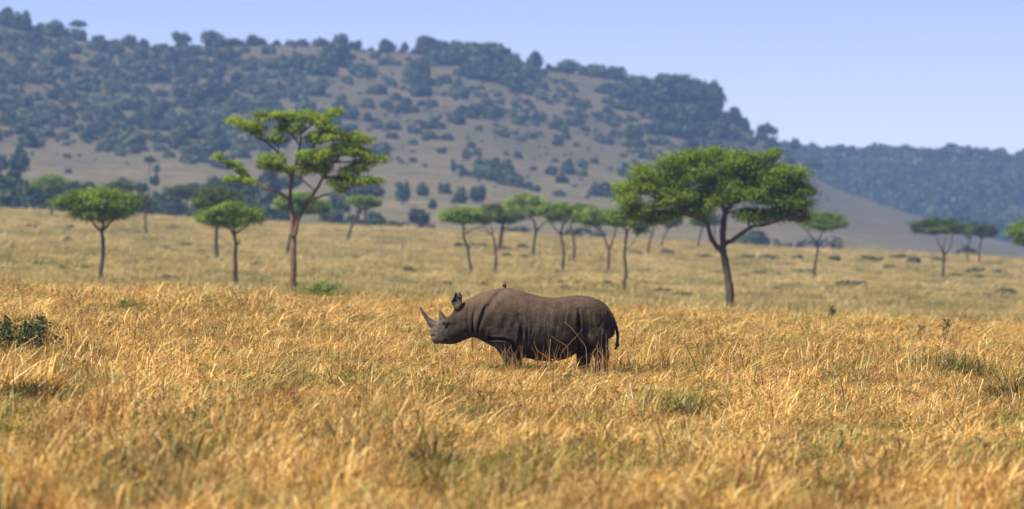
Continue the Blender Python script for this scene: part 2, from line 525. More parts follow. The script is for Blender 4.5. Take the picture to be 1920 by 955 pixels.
# the broad umbrella tree right of the rhino
acacia('acacia_tree', 'large broad umbrella acacia with dense green crown and dark trunk, right of the rhinoceros', Z4(640, 898), 283,
       zp(Z4, [(640, 800), (626, 700), (610, 610), (602, 560)]),
       zl(Z4, 2.808, [(110, 260, 70, 32), (110, 320, 65, 30), (200, 185, 90, 36), (230, 255, 100, 36), (200, 370, 80, 38), (330, 135, 90, 36),
        (340, 220, 100, 40), (320, 320, 90, 40), (430, 105, 90, 36), (470, 190, 110, 45), (430, 300, 90, 36), (410, 365, 70, 25),
        (560, 90, 90, 34), (600, 170, 110, 45), (560, 260, 100, 36), (690, 110, 90, 36), (740, 190, 110, 45), (680, 250, 100, 36),
        (820, 100, 70, 24), (870, 180, 100, 40), (850, 250, 100, 36), (960, 185, 90, 36), (960, 250, 100, 36), (1045, 270, 55, 24),
        (980, 340, 85, 34), (900, 390, 80, 34), (1030, 400, 45, 28), (780, 405, 100, 26), (700, 400, 55, 20), (490, 392, 45, 18),
        (500, 330, 80, 30), (600, 320, 60, 22), (760, 290, 110, 30), (860, 320, 90, 26), (640, 300, 70, 20), (270, 405, 60, 26), (150, 395, 60, 34), (225, 425, 55, 24), (330, 405, 60, 24), (885, 80, 40, 15)]),
       limbs=[zp(Z4, [0.62, (606, 600), (548, 535), (520, 450), (480, 415), (400, 370), (300, 330), (200, 290), (120, 270)]),
              zp(Z4, [0.75, (604, 575), (606, 470), (622, 390), (660, 340), (760, 300), (900, 255), (1000, 240)]),
              zp(Z4, [0.50, (620, 395), (570, 300), (520, 210), (430, 140)]),
              zp(Z4, [0.45, (660, 340), (680, 250), (700, 150)]),
              zp(Z4, [0.55, (612, 560), (690, 510), (750, 468), (830, 452), (930, 420), (1030, 395)]),
              zp(Z4, [0.30, (745, 470), (738, 430), (730, 405)]),
              zp(Z4, [0.35, (500, 430), (400, 400), (270, 390), (190, 370)])],
       r0=0.235, leaf=0.072, mat='acacia', bark='bark', dens=1.5, depth=1.0, twigs=5, pad=0.46, seed=12, full=1.2, group='two large acacias')

def plain_tree(label, base, trunk, lobes, limbs=(), r0=0.13, mat='acacia', seed=1, d=None, leaf=0.125, dens=1.25, pad=0.5, **kw):
    if d is None:
        d = solve_d(base[0], base[1], 300, 960)
    g = ground_at(base[0], d)
    return acacia('acacia_tree', label, (base[0], HOR - F * (g[2] - CAMZ) / d), d, trunk, lobes, limbs, r0=r0, mat=mat, seed=seed,
                  leaf=leaf, dens=dens, pad=pad, twigs=kw.pop('twigs', 6), full=1.25, **kw)

plain_tree('small rounded umbrella acacia with curved dark trunk, near the picture\'s left edge', Z5(635, 870),
           zp(Z5, [(637, 830), (655, 700), (660, 600), (650, 525)]),
           zl(Z5, 3.41, [(470, 340, 95, 55), (560, 320, 110, 55), (650, 320, 120, 55), (760, 340, 110, 60), (840, 355, 55, 40), (600, 390, 110, 50),
                         (720, 400, 110, 45), (420, 345, 50, 28), (540, 415, 60, 35), (660, 420, 60, 35)]),
           [zp(Z5, [0.6, (650, 530), (605, 485), (580, 440), (520, 380)]), zp(Z5, [0.6, (652, 520), (656, 470), (650, 420)]),
            zp(Z5, [0.6, (655, 520), (695, 480), (735, 440), (790, 390)])], r0=0.17, seed=21, d=372, leaf=0.10)
plain_tree('dark acacia with low rounded crown and broken branch stub, in front of the olive acacia', Z3(127, 888),
           zp(Z3, [(128, 780), (131, 700), (122, 652)]),
           zl(Z3, 2.514, [(0, 565, 55, 32), (70, 555, 65, 36), (140, 550, 70, 38), (210, 565, 50, 30), (110, 590, 80, 22), (30, 585, 45, 18)]),
           [zp(Z3, [0.55, (122, 655), (95, 620), (40, 590)]), zp(Z3, [0.6, (123, 650), (120, 610), (110, 580)]),
            zp(Z3, [0.55, (125, 652), (175, 618), (215, 585)]), zp(Z3, [0.4, (130, 705), (150, 690), (148, 675)])], r0=0.15, seed=22, d=372, leaf=0.10)
plain_tree('olive flat-crowned acacia with straight trunk, behind the low rounded acacia', Z3(42, 775),
           zp(Z3, [(38, 690), (44, 620), (58, 575)]),
           zl(Z3, 2.514, [(-40, 490, 50, 34), (30, 465, 75, 38), (110, 485, 55, 26), (20, 505, 70, 25), (70, 500, 50, 22)]),
           [zp(Z3, [0.6, (50, 600), (20, 540), (-20, 500)]), zp(Z3, [0.6, (55, 580), (80, 530), (100, 495)])], r0=0.19, seed=23, mat='acacia_olive')
plain_tree('round green acacia with slanting trunk, seen behind the tall airy acacia\'s trunk', Z3(368, 755),
           zp(Z3, [(382, 690), (396, 620), (420, 560)]),
           zl(Z3, 2.514, [(370, 505, 55, 30), (440, 495, 70, 34), (510, 520, 60, 28), (550, 530, 35, 20), (440, 535, 70, 20)]),
           [zp(Z3, [0.6, (410, 580), (390, 540), (370, 510)]), zp(Z3, [0.6, (420, 560), (470, 540), (520, 525)])], r0=0.19, seed=24)
plain_tree('small acacia with flat oval crown on a strongly leaning trunk', Z3(655, 690),
           zp(Z3, [(667, 640), (700, 575), (722, 535)]),
           zl(Z3, 2.514, [(695, 495, 38, 20), (740, 490, 45, 22), (785, 503, 32, 18), (735, 510, 50, 12)]),
           [zp(Z3, [0.6, (705, 565), (715, 530), (715, 500)])], r0=0.20, seed=25)
plain_tree('slender acacia with thin sparse crown before the dark tree belt', Z5(935, 548),
           zp(Z5, [(928, 450), (932, 380), (920, 310)]),
           zl(Z5, 3.41, [(900, 300, 35, 25), (940, 320, 40, 22), (960, 380, 25, 12)]), r0=0.14, seed=26, mat='acacia_olive', dens=0.4)
plain_tree('far acacia with small dark umbrella crown before the leftmost part of the tree belt', Z5(333, 430),
           zp(Z5, [(335, 350), (322, 280), (316, 245)]),
           zl(Z5, 3.41, [(255, 215, 50, 28), (320, 200, 70, 34), (385, 218, 55, 26), (320, 235, 75, 18)]),
           [zp(Z5, [0.5, (330, 430), (316, 390), (308, 320), (300, 250)])], r0=0.16, seed=27)
plain_tree('thin acacia with flat dark crown, between the tree belt and the olive acacia', Z5(1197, 455),
           zp(Z5, [(1197, 380), (1195, 300)]),
           zl(Z5, 3.41, [(1110, 268, 55, 18), (1180, 258, 75, 22), (1260, 262, 60, 20)]), r0=0.16, seed=28, mat='acacia_olive', d=930)
plain_tree('flat-crowned acacia with thin wavy trunk, first of the row above the rhinoceros', Z6(685, 720),
           zp(Z6, [(660, 600), (655, 525), (626, 465), (626, 370)]),
           zl(Z6, 3.692, [(520, 315, 75, 28), (610, 300, 80, 36), (700, 300, 75, 32), (770, 315, 55, 26), (640, 330, 100, 22)]),
           [zp(Z6, [0.5, (640, 440), (690, 408), (750, 388), (790, 340)]), zp(Z6, [0.4, (628, 385), (570, 345), (530, 330)])], r0=0.13, seed=31)
plain_tree('acacia with a fork halfway up its trunk, right behind the rhinoceros\'s head', Z6(840, 715),
           zp(Z6, [(848, 620), (846, 555)]),
           zl(Z6, 3.692, [(760, 335, 60, 28), (830, 320, 70, 30), (900, 335, 50, 24)]),
           [zp(Z6, [0.7, (846, 560), (830, 460), (790, 420), (755, 370)]), zp(Z6, [0.4, (828, 450), (815, 390), (805, 340)]),
            zp(Z6, [0.6, (848, 565), (870, 500), (885, 400), (890, 350)])], r0=0.15, seed=32, mat='acacia_olive')
plain_tree('dark acacia with broad shaded crown, behind the fork-trunked acacia', Z6(875, 560),
           zp(Z6, [(885, 480), (893, 410), (900, 370)]),
           zl(Z6, 3.692, [(810, 280, 75, 38), (900, 275, 85, 42), (1000, 300, 70, 42), (920, 330, 90, 30)]),
           [zp(Z6, [0.6, (893, 410), (940, 380), (990, 330)])], r0=0.2, seed=33, mat='acacia_olive')
plain_tree('light green acacia with domed crown, tallest of the far row above the rhinoceros', Z6(1100, 590),
           zp(Z6, [(1110, 520), (1124, 420), (1112, 340)]),
           zl(Z6, 3.692, [(960, 235, 60, 38), (1040, 215, 85, 48), (1120, 225, 65, 42), (1000, 275, 80, 36), (1090, 280, 80, 40)]),
           [zp(Z6, [0.55, (1128, 420), (1180, 368), (1240, 345)]), zp(Z6, [0.5, (1115, 350), (1060, 310), (1000, 270)])], r0=0.20, seed=34, mat='acacia_bright')
plain_tree('green umbrella acacia with wavy trunk, above the middle of the rhinoceros\'s back', Z6(1308, 690),
           zp(Z6, [(1317, 560), (1300, 450), (1312, 375)]),
           zl(Z6, 3.692, [(1190, 275, 60, 36), (1260, 270, 75, 40), (1340, 280, 70, 42), (1400, 285, 50, 34), (1290, 315, 90, 32)]),
           [zp(Z6, [0.6, (1302, 450), (1240, 380), (1200, 320)]), zp(Z6, [0.6, (1312, 380), (1345, 330), (1380, 300)])], r0=0.16, seed=35)
plain_tree('thin far acacia half hidden behind the umbrella acacia above the rhinoceros\'s back', Z6(1383, 645),
           zp(Z6, [(1392, 530), (1378, 430), (1362, 370)]),
           zl(Z6, 3.692, [(1400, 275, 50, 32), (1460, 270, 60, 34), (1430, 310, 60, 26)]), r0=0.17, seed=36, mat='acacia_olive')
plain_tree('acacia with a wide V-shaped fork carrying two green crowns above the rhinoceros\'s rump', Z6(1622, 715),
           zp(Z6, [(1630, 620), (1632, 540)]),
           zl(Z6, 3.692, [(1440, 320, 50, 36), (1510, 305, 75, 46), (1590, 325, 60, 44), (1520, 350, 70, 26), (1640, 330, 55, 48), (1690, 350, 50, 40)]),
           [zp(Z6, [0.7, (1632, 550), (1602, 470), (1562, 400), (1510, 360)]), zp(Z6, [0.7, (1634, 545), (1662, 470), (1678, 410), (1680, 370)])],
           r0=0.16, seed=37, mat='acacia')
plain_tree('acacia with knobbly trunk and hanging side clump, touching the big umbrella acacia', Z6(1730, 835),
           zp(Z6, [(1737, 770), (1750, 720), (1738, 600), (1746, 500), (1756, 410)]),
           zl(Z6, 3.692, [(1660, 330, 60, 42), (1740, 300, 75, 44), (1820, 320, 70, 44), (1740, 350, 80, 28), (1850, 408, 42, 22)]),
           [zp(Z6, [0.5, (1748, 720), (1762, 715), (1768, 705)]), zp(Z6, [0.5, (1756, 420), (1800, 380), (1840, 360)]),
            zp(Z6, [0.5, (1757, 415), (1700, 370), (1670, 340)]), zp(Z6, [0.25, (1745, 560), (1800, 500), (1850, 420)])], r0=0.15, seed=38)
plain_tree('thin leaning acacia trunk with small crown, beside the knobbly-trunked acacia', (1213, 482),
           [(1218, 455), (1225, 432), (1220, 420)], [(1205, 412, 24, 12), (1228, 408, 20, 12)], r0=0.14, seed=39, mat='acacia_olive')
plain_tree('short leaning acacia with dark small crown under the big umbrella acacia\'s lower edge', (1239, 464),
           [(1244, 445), (1253, 430)], [(1256, 416, 18, 10), (1268, 410, 14, 9)], r0=0.18, seed=40, mat='acacia_olive')
plain_tree('thin slanting acacia seen just left of the big umbrella acacia\'s trunk', (1307, 466),
           [(1312, 445), (1317, 428)], [(1316, 414, 20, 9), (1330, 410, 16, 8)], r0=0.17, seed=41, mat='acacia_olive')
plain_tree('acacia with flat green crown beside the big umbrella acacia\'s outer edge, over a grey bush', Z4(1078, 742),
           zp(Z4, [(1092, 660), (1102, 590), (1100, 545)]),
           zl(Z4, 2.808, [(1050, 435, 55, 24), (1120, 425, 75, 30), (1200, 435, 60, 30), (1140, 455, 85, 18)]),
           [zp(Z4, [0.6, (1100, 550), (1050, 490), (1010, 455)]), zp(Z4, [0.6, (1102, 545), (1132, 490), (1165, 455)])], r0=0.17, seed=42, mat='acacia')
plain_tree('dark flat-topped acacia with three-way fork, near the picture\'s right side', ZA(1028, 860),
           zp(ZA, [(1032, 800), (1034, 735)]),
           zl(ZA, 2.652, [(910, 598, 50, 24), (980, 590, 70, 28), (1060, 592, 65, 26), (1010, 610, 110, 16)]),
           [zp(ZA, [0.6, (1034, 740), (1012, 690), (988, 635)]), zp(ZA, [0.5, (1034, 738), (1036, 690), (1052, 640)]),
            zp(ZA, [0.6, (1036, 740), (1066, 700), (1076, 640)])], r0=0.18, seed=43, mat='acacia_olive')
plain_tree('far dark acacia with thin bent trunk, behind the three-forked acacia', ZA(1205, 785),
           zp(ZA, [(1212, 700), (1222, 655)]),
           zl(ZA, 2.652, [(1190, 612, 50, 26), (1250, 618, 55, 30)]), r0=0.14, seed=44, mat='acacia_olive')
plain_tree('far dark acacia with pale thin trunk, between the three-forked acacia and its far neighbour', ZA(1155, 780),
           zp(ZA, [(1150, 710), (1165, 660)]),
           zl(ZA, 2.652, [(1120, 612, 45, 22), (1165, 606, 50, 26)]), r0=0.12, seed=45, mat='acacia_olive')
plain_tree('acacia cut off by the picture\'s right edge, only its bright crown in view', (1938, 520),
           [(1936, 480), (1930, 458)], [(1912, 437, 22, 16), (1935, 430, 30, 20), (1930, 445, 34, 14)], r0=0.18, seed=46, mat='acacia', d=560)
plain_tree('olive acacia crown showing over the small rounded acacia near the tree belt', (222, 430),
           [(222, 395), (220, 370)], [(205, 356, 24, 9), (232, 348, 24, 11), (222, 360, 32, 8)], r0=0.18, seed=47, mat='acacia_olive', d=900)

# dead stumps on the plain
def stump(label, px, row, h_px, seed, lean=0):
    r = np.random.default_rng(seed)
    d = solve_d(px, row, 300, 960); g = ground_at(px, d); ppm = F / d; h = h_px / ppm
    a = Acc()
    a.tube([(0, 0, -0.2), (0.02, 0, h * 0.4), (lean * 0.5, 0.02, h * 0.75), (lean, 0, h)], [0.17, 0.13, 0.11, 0.03], 8, 4, 0.2, r)
    a.tube([(0.01, 0, h * 0.5), (-0.12, 0.03, h * 0.68), (-0.16, 0.05, h * 0.8)], [0.07, 0.05, 0.015], 6, 3, 0.2, r)
    o = obj('dead_tree', a.mesh('dead_tree', True), M['bark_grey'], None, tuple(g))
    tag(o, label, 'tree')
stump('bare dead trunk standing alone on the plain, below the round green bush', 753, 475, 33, 3, -0.1)
stump('short dark dead stump on the plain, right of the big umbrella acacia', 1464, 506, 15, 4, 0.1)

# ------------------------------------------------------------------ dense trees and bushes (unit meshes, radius about 1)
def bush_mesh(seed, lumps=14, per=48, leaf=0.15, flat=0.85, low=-0.25):
    r = np.random.default_rng(seed)
    a = Acc()
    c = ball(lumps, r) * (0.35 + 0.45 * r.random((lumps, 1)))
    c[:, 2] = np.abs(c[:, 2]) * flat + low * 0.4
    for q in c:
        lr = r.uniform(0.28, 0.48)
        b = ball(per, r)
        P = q + b * lr * (r.uniform(0.6, 1.05, (per, 1))) * np.array([1, 1, 0.8])
        P[:, 2] = np.maximum(P[:, 2], low)
        nrm = b + r.normal(0, 0.45, (per, 3)) + np.array([0, 0, 0.25])
        leaves(a, P, nrm, leaf, 0.7, np.clip(r.normal(0.45 + 0.2 * r.normal(), 0.2, per), 0, 1), r)
    Vv = np.vstack(a.V); lo, hi = np.percentile(Vv, 1, axis=0), np.percentile(Vv, 99, axis=0)
    a.V = [(v - (lo + hi) / 2) / ((hi - lo) / 2) for v in a.V]
    return a.mesh('bush_foliage')

BUSH = [bush_mesh(100 + i, 12 + i % 5, 46, 0.15, 0.9) for i in range(10)]
DENSE = [bush_mesh(200 + i, 20, 60, 0.115, 1.0, -0.55) for i in range(6)]
FLATC = [bush_mesh(300 + i, 16, 50, 0.13, 0.45, -0.12) for i in range(4)]
for me in BUSH: me.materials.append(M['bush'])
for me in DENSE + FLATC: me.materials.append(M['dense'])
GREYB = []
for me in BUSH[:3]:
    c = me.copy(); c.materials.clear(); c.materials.append(M['grey_bush']); GREYB.append(c)
LOWB = []
for i in range(5):
    me = bush_mesh(400 + i, 12, 40, 0.13, 0.55, -0.1); me.materials.append(M['low_bush']); LOWB.append(me)

def trunk_mesh(seed):
    r = np.random.default_rng(seed)
    a = Acc()
    a.tube([(0, 0, -0.15), (r.normal(0, .03), 0, 0.35), (r.normal(0, .06), r.normal(0, .04), 0.7), (r.normal(0, .08), 0, 1.0)], [0.10, 0.08, 0.07, 0.05], 7, 4, 0.15, r)
    for k in range(4):
        an = r.uniform(0, 6.28)
        a.tube([(0, 0, 0.62 + 0.06 * k), (0.18 * math.cos(an), 0.18 * math.sin(an), 0.9), (0.4 * math.cos(an), 0.4 * math.sin(an), 1.15)],
               [0.05, 0.035, 0.012], 5, 3, 0.2, r)
    me = a.mesh('tree_wood', True)
    me.materials.append(M['bark'])
    return me
TRUNKS = [trunk_mesh(500 + i) for i in range(3)]

def crown_tree(name, label, px, row_c, rx, ry, d, base_row=None, pool=DENSE, group=None, seed=0):
    """tree with its own trunk and crown; crown centre row_c, radii in photo pixels at distance d"""
    ppm = F / d
    g = ground_at(px, d)
    zc = CAMZ + (HOR - row_c) * d / F - g[2]
    root = thing(name, label, 'tree', tuple(g), group)
    hgt = max(zc, ry / ppm * 0.5)
    t = obj('trunk', TRUNKS[seed % 3], None, root)
    wscale = max(0.9, min(rx / ppm * 0.55, 3.0)) * (1.8 if d > 1100 else 1.0)
    t.scale = (wscale, wscale, hgt)
    c = obj('crown', pool[seed % len(pool)], None, root, (0, 0, zc))
    c.rotation_euler = (0, 0, seed * 1.7)
    c.scale = (rx / ppm, rx / ppm, ry / ppm)
    return root

# belt of dark trees in the dip behind the plain's far edge
belt = [(-20, 352, 36, 34, 1010), (14, 350, 30, 26, 1030), (48, 368, 30, 26, 1000), (12, 380, 34, 22, 985), (80, 374, 30, 24, 1040), (112, 366, 28, 22, 1020), (150, 372, 30, 26, 1000),
        (142, 350, 14, 9, 1060), (165, 352, 16, 9, 1070), (60, 385, 30, 18, 990), (120, 390, 30, 18, 985), (190, 385, 28, 22, 1010), (235, 380, 26, 22, 1030), (268, 352, 12, 9, 1080),
        (262, 388, 26, 20, 1000), (300, 385, 26, 22, 1010), (330, 392, 26, 20, 1000), (322, 366, 20, 14, 1060), (365, 360, 26, 14, 1050), (375, 395, 30, 20, 1005),
        (405, 345, 18, 12, 1080), (450, 350, 30, 18, 1060), (425, 380, 30, 24, 1030), (470, 390, 30, 24, 1010), (500, 360, 28, 20, 1070), (505, 405, 24, 18, 1000),
        (535, 395, 22, 20, 1020), (505, 332, 18, 12, 1190), (545, 340, 20, 12, 1180), (480, 372, 18, 14, 1090)]
for i, (px, rc, rx, ry, d) in enumerate(belt):
    where = ('left of the far umbrella acacia' if px < 70 else 'around the far umbrella acacia' if px < 160 else 'around the small rounded acacia' if px < 255 else
             'beside the slender sparse acacia' if px < 340 else 'around the olive acacia' if px < 460 else 'behind the tall airy acacia')
    crown_tree('dense_tree', '%s dark rounded tree of the belt behind the plain, %s' % ('large' if rx >= 28 else 'small', where), px, rc, rx, ry, d, seed=i,
               group='dark tree belt behind the plain')
mid = [(570, 424, 30, 10, 1010, 'low dark round tree behind the tall airy acacia\'s trunk'),
       (622, 412, 24, 16, 1020, 'blue-green tree between the tall airy acacia and the leaning acacia'),
       (662, 420, 22, 14, 1015, 'low blue-green tree just left of the leaning acacia\'s trunk'),
       (708, 412, 18, 14, 1010, 'round blue-green tree right of the leaning acacia'),
       (685, 355, 34, 14, 1180, 'wide dark tree on the foot of the hill, behind the tall airy acacia\'s outer branches'),
       (655, 348, 22, 14, 1200, 'dark tree beside the wide dark tree at the foot of the hill'),
       (635, 380, 18, 16, 1100, 'dark tree showing below the tall airy acacia\'s crown'),
       (786, 408, 18, 16, 1010, 'blue-green tree with short trunk at the plain\'s far edge'),
       (1340, 413, 18, 8, 1180, 'dark low tree seen through the big umbrella acacia\'s fork'),
       (1406, 452, 34, 17, 1015, 'grey-blue tree with thin trunk behind the big umbrella acacia')]
for i, (px, rc, rx, ry, d, lab) in enumerate(mid):
    crown_tree('dense_tree', lab, px, rc, rx, ry, d, seed=40 + i)

def bush(name, label, px, row_base, rx, ry, d, pool, group=None, seed=0, cat='bush'):
    ppm = F / d
    g = ground_at(px, d)
    o = obj(name, pool[seed % len(pool)], None, None, (g[0], g[1], g[2] + 0.8 * ry / ppm))
    o.rotation_euler = (0, 0, seed * 2.39)
    o.scale = (rx / ppm, rx / ppm, ry / ppm)
    return tag(o, label, cat, group)

edge = [(741, 437, 24, 10, 960, LOWB, 'round green bush at the plain\'s far edge, above the bare dead trunk'),
        (807, 441, 10, 9, 965, DENSE, 'small dark bush at the plain\'s far edge, right of the blue-green tree'),
        (1535, 476, 44, 21, 1000, GREYB, 'wide grey leafless bush behind the flat green acacia'),
        (1584, 478, 14, 6, 990, GREYB, 'small grey bush right of the wide grey leafless bush'),
        (1461, 474, 16, 17, 1000, GREYB, 'purple-grey twiggy bush left of the wide grey leafless bush'),
        (1680, 470, 20, 13, 1120, GREYB, 'rounded purple-grey bush alone on the bare slope'),
        (1812, 490, 27, 17, 990, LOWB, 'large olive bush behind the far pair of dark acacias'),
        (1774, 489, 16, 8, 990, DENSE, 'small dark bush beside the three-forked acacia\'s trunk'),
        (1853, 492, 16, 6, 985, GREYB, 'low grey bush right of the large olive bush'),
        (1476, 442, 24, 9, 1180, DENSE, 'dark blue bush under the big umbrella acacia\'s outer branches'),
        (1108, 476, 24, 14, 980, GREYB, 'grey-green bush behind the V-forked acacia'),
        (1080, 470, 30, 16, 985, DENSE, 'dark bush behind the umbrella acacia above the rhinoceros\'s back'),
        (965, 444, 26, 12, 985, DENSE, 'dark blue bush behind the broad shaded acacia'),
        (1199, 462, 16, 8, 985, DENSE, 'small dark bush between the knobbly and the leaning acacia'),
        (905, 440, 20, 8, 985, DENSE, 'low dark bush behind the first acacia of the row')]
for i, (px, rb, rx, ry, d, pool, lab) in enumerate(edge):
    bush('bush', lab, px, rb, rx, ry, d, pool, seed=i)

# ------------------------------------------------------------------ the hillside
def hill_d(px, row):
    ds = np.linspace(1100, 2398, 500)
    rr = hill_row(np.full_like(ds, px), ds)
    return float(np.interp(-row, -rr, ds))

special = [  # px, crown row, rx, ry, trunk base row, pool, label
    (147, 45, 17, 6, 62, FLATC, 'flat-topped tree standing out on the skyline near the picture\'s left end'),
    (340, 70, 16, 9, 86, FLATC, 'leaning skyline tree with a gap under its crown'),
    (637, 84, 16, 18, 112, DENSE, 'tall dark tree rising above the skyline right of the middle of the bushy slope'),
    (727, 86, 15, 11, 99, DENSE, 'round-headed skyline tree left of the wooded cliff'),
    (759, 88, 7, 8, 98, DENSE, 'small narrow skyline tree just left of the wooded cliff'),
    (1003, 112, 14, 14, 130, DENSE, 'round tree alone on the skyline right of the wooded cliff'),
    (1065, 127, 20, 14, 138, DENSE, 'dome-shaped dark tree on the descending skyline'),
    (1240, 147, 16, 8, 164, FLATC, 'arching tree with sky showing under it at the second wooded cliff'),
    (1437, 243, 18, 10, 270, FLATC, 'lone windswept tree at the foot of the cliff against the sky'),
    (1490, 270, 9, 10, 292, DENSE, 'small tree on the skyline right of the lone windswept tree'),
    (37, 300, 19, 22, 338, DENSE, 'tall dark tree on the bare lower slope near the picture\'s left edge'),
    (3, 306, 10, 14, 338, DENSE, 'dark tree cut by the picture\'s left edge on the bare lower slope'),
    (281, 299, 10, 6, 345, FLATC, 'slim tree with small flat crown on the bare lower slope'),
    (294, 316, 6, 7, 332, DENSE, 'small dark tree beside the slim flat-crowned tree'),
    (290, 338, 8, 10, 352, DENSE, 'small tree low on the slope under the slim flat-crowned tree'),
    (755, 360, 13, 18, 384, DENSE, 'narrow dark tree on the lower slope, first of the row above the far acacias'),
    (793, 355, 11, 12, 374, DENSE, 'dark tree with visible trunk, second in the row on the lower slope'),
    (834, 355, 12, 11, 368, DENSE, 'round dark tree, third in the row on the lower slope'),
    (862, 368, 12, 16, 386, DENSE, 'dark tree, fourth in the row on the lower slope'),
    (897, 363, 15, 14, 384, DENSE, 'large dark tree, last in the row on the lower slope'),
    (811, 383, 8, 8, 392, DENSE, 'small dark tree below the row on the lower slope'),
    (851, 310, 5, 11, 324, DENSE, 'thin upright tree left of the big dark thicket'),
    (1523, 305, 18, 11, 332, DENSE, 'dark spreading tree on the shoulder of the hill above the bare slope'),
    (1795, 408, 28, 9, 425, FLATC, 'wide dark tree on the far edge of the bare slope near the three-forked acacia'),
]
for i, (px, rc, rx, ry, rb, pool, lab) in enumerate(special):
    top = float(np.interp(px, _rp, _rr))
    d = 2396 if rb < top + 10 else hill_d(px, rb)
    crown_tree('hill_tree', lab, px, rc, rx, ry, d, pool=pool, seed=70 + i)

explicit = [  # thickets and big bushes: px, base row, rx, ry
    (912, 330, 24, 20), (935, 338, 28, 23), (955, 345, 22, 14), (970, 348, 14, 11), (1005, 358, 10, 6), (990, 352, 10, 6), (873, 325, 14, 6), (888, 328, 10, 5),
    (1048, 365, 12, 6), (1128, 368, 22, 14), (1145, 366, 14, 10), (655, 250, 16, 8), (712, 290, 18, 14), (735, 262, 12, 6), (805, 262, 14, 8), (775, 300, 8, 6),
    (682, 148, 24, 14), (785, 165, 22, 26), (790, 185, 20, 16), (705, 180, 18, 10), (560, 130, 24, 14), (595, 145, 32, 20), (628, 130, 26, 20), (520, 135, 22, 12),
    # wooded cliff
    (808, 100, 26, 18), (832, 92, 14, 14), (850, 105, 24, 14), (885, 98, 30, 14), (915, 100, 28, 16), (870, 125, 30, 18), (905, 130, 34, 22), (940, 125, 28, 20),
    (965, 140, 24, 18), (985, 155, 22, 16), (935, 160, 30, 20), (965, 170, 28, 16), (905, 155, 30, 16), (875, 148, 24, 14), (840, 125, 22, 16), (815, 120, 18, 14), (980, 180, 22, 14),
    # second wooded cliff
    (1100, 150, 20, 10), (1120, 155, 22, 13), (1150, 160, 24, 13), (1166, 148, 8, 10), (1190, 168, 24, 12), (1215, 175, 22, 14), (1262, 168, 26, 16), (1290, 180, 26, 18),
    (1318, 180, 24, 20), (1336, 190, 18, 22), (1345, 205, 14, 18), (1300, 205, 30, 20), (1270, 200, 30, 18), (1240, 200, 28, 18), (1328, 228, 24, 18), (1296, 235, 30, 20),
    (1262, 230, 30, 18), (1228, 225, 26, 16), (1355, 238, 18, 14), (1376, 240, 16, 16), (1392, 252, 12, 12), (1406, 258, 10, 8), (1340, 262, 26, 16), (1310, 262, 28, 16),
    (1278, 262, 28, 16), (1245, 255, 24, 14), (1375, 268, 20, 12), (1330, 282, 24, 12), (1300, 284, 22, 10), (1200, 205, 24, 14), (1170, 190, 26, 12), (1140, 180, 24, 10),
    (1205, 180, 22, 12), (1170, 210, 22, 10), (1445, 272, 14, 10), (1425, 275, 14, 8), (1405, 278, 14, 8),
    # skyline, left
    (8, 34, 16, 18), (35, 52, 22, 18), (57, 45, 9, 9), (105, 68, 22, 17), (80, 62, 16, 12), (145, 74, 16, 12), (214, 82, 10, 9), (240, 92, 16, 11), (268, 94, 12, 8),
    (365, 104, 12, 12), (398, 108, 15, 10), (440, 92, 18, 8), (480, 84, 18, 10), (519, 84, 7, 8), (543, 84, 9, 6), (566, 88, 13, 7), (597, 88, 11, 10), (666, 95, 14, 9),
    (300, 96, 16, 8), (320, 100, 14, 8), (1032, 137, 10, 6), (185, 82, 14, 8)]
rb_ = np.random.default_rng(55)
pts = []      # (px, base row, rx, ry)
pts += explicit
# loose scatter: density follows the photograph's bushy and bare parts
def dens(px, row):
    top = np.interp(px, _rp, _rr)
    left = np.exp(-np.clip(px - 330, 0, None) / 260.0)
    band_lo = np.interp(px, [0, 200, 420, 700, 1000, 1300, 1500], [255, 285, 310, 250, 320, 330, 330])
    f = smooth01((band_lo + 15 - row) / 60.0)
    clump = 0.12 + 1.5 * smooth01((fbm(px / 80.0, row / 36.0, 2) - 0.28) / 0.4)
    w = (0.28 + 1.0 * left) * f * clump
    w = np.where((px > 430) & (px < 620) & (row > 190) & (row < 330), w * 0.5, w)
    w = np.where((px > 560) & (px < 1050) & (row > 185), w * 0.35, w)
    return np.where(row > top + 6, w, 0)
cand = np.stack([rb_.uniform(-60, 1480, 30000), rb_.uniform(60, 335, 30000)], 1)
keep = rb_.random(30000) < dens(cand[:, 0], cand[:, 1])
cand = cand[keep]
acc_p = np.array([(e[0], e[1], e[2]) for e in explicit], float)
for (px, row) in cand:
    sz = rb_.lognormal(0, 0.38)
    lf = math.exp(-max(px - 420, 0) / 420.0)
    rx = (8.0 + 7.0 * lf) * sz * (0.82 + 0.0006 * row)
    rx = min(rx, 25)
    dx = np.abs(acc_p[:, 0] - px) / (acc_p[:, 2] + rx); dy = np.abs(acc_p[:, 1] - row) / (0.62 * (acc_p[:, 2] + rx))
    if np.any(dx * dx + dy * dy < 0.50):
        continue
    acc_p = np.vstack([acc_p, [px, row, rx]])
    pts.append((px, row, rx, rx * rb_.uniform(0.55, 0.85)))
    if len(pts) > 680:
        break
order = sorted(range(len(pts)), key=lambda i: -pts[i][2])
big = set(order[:295])
small_pts = []
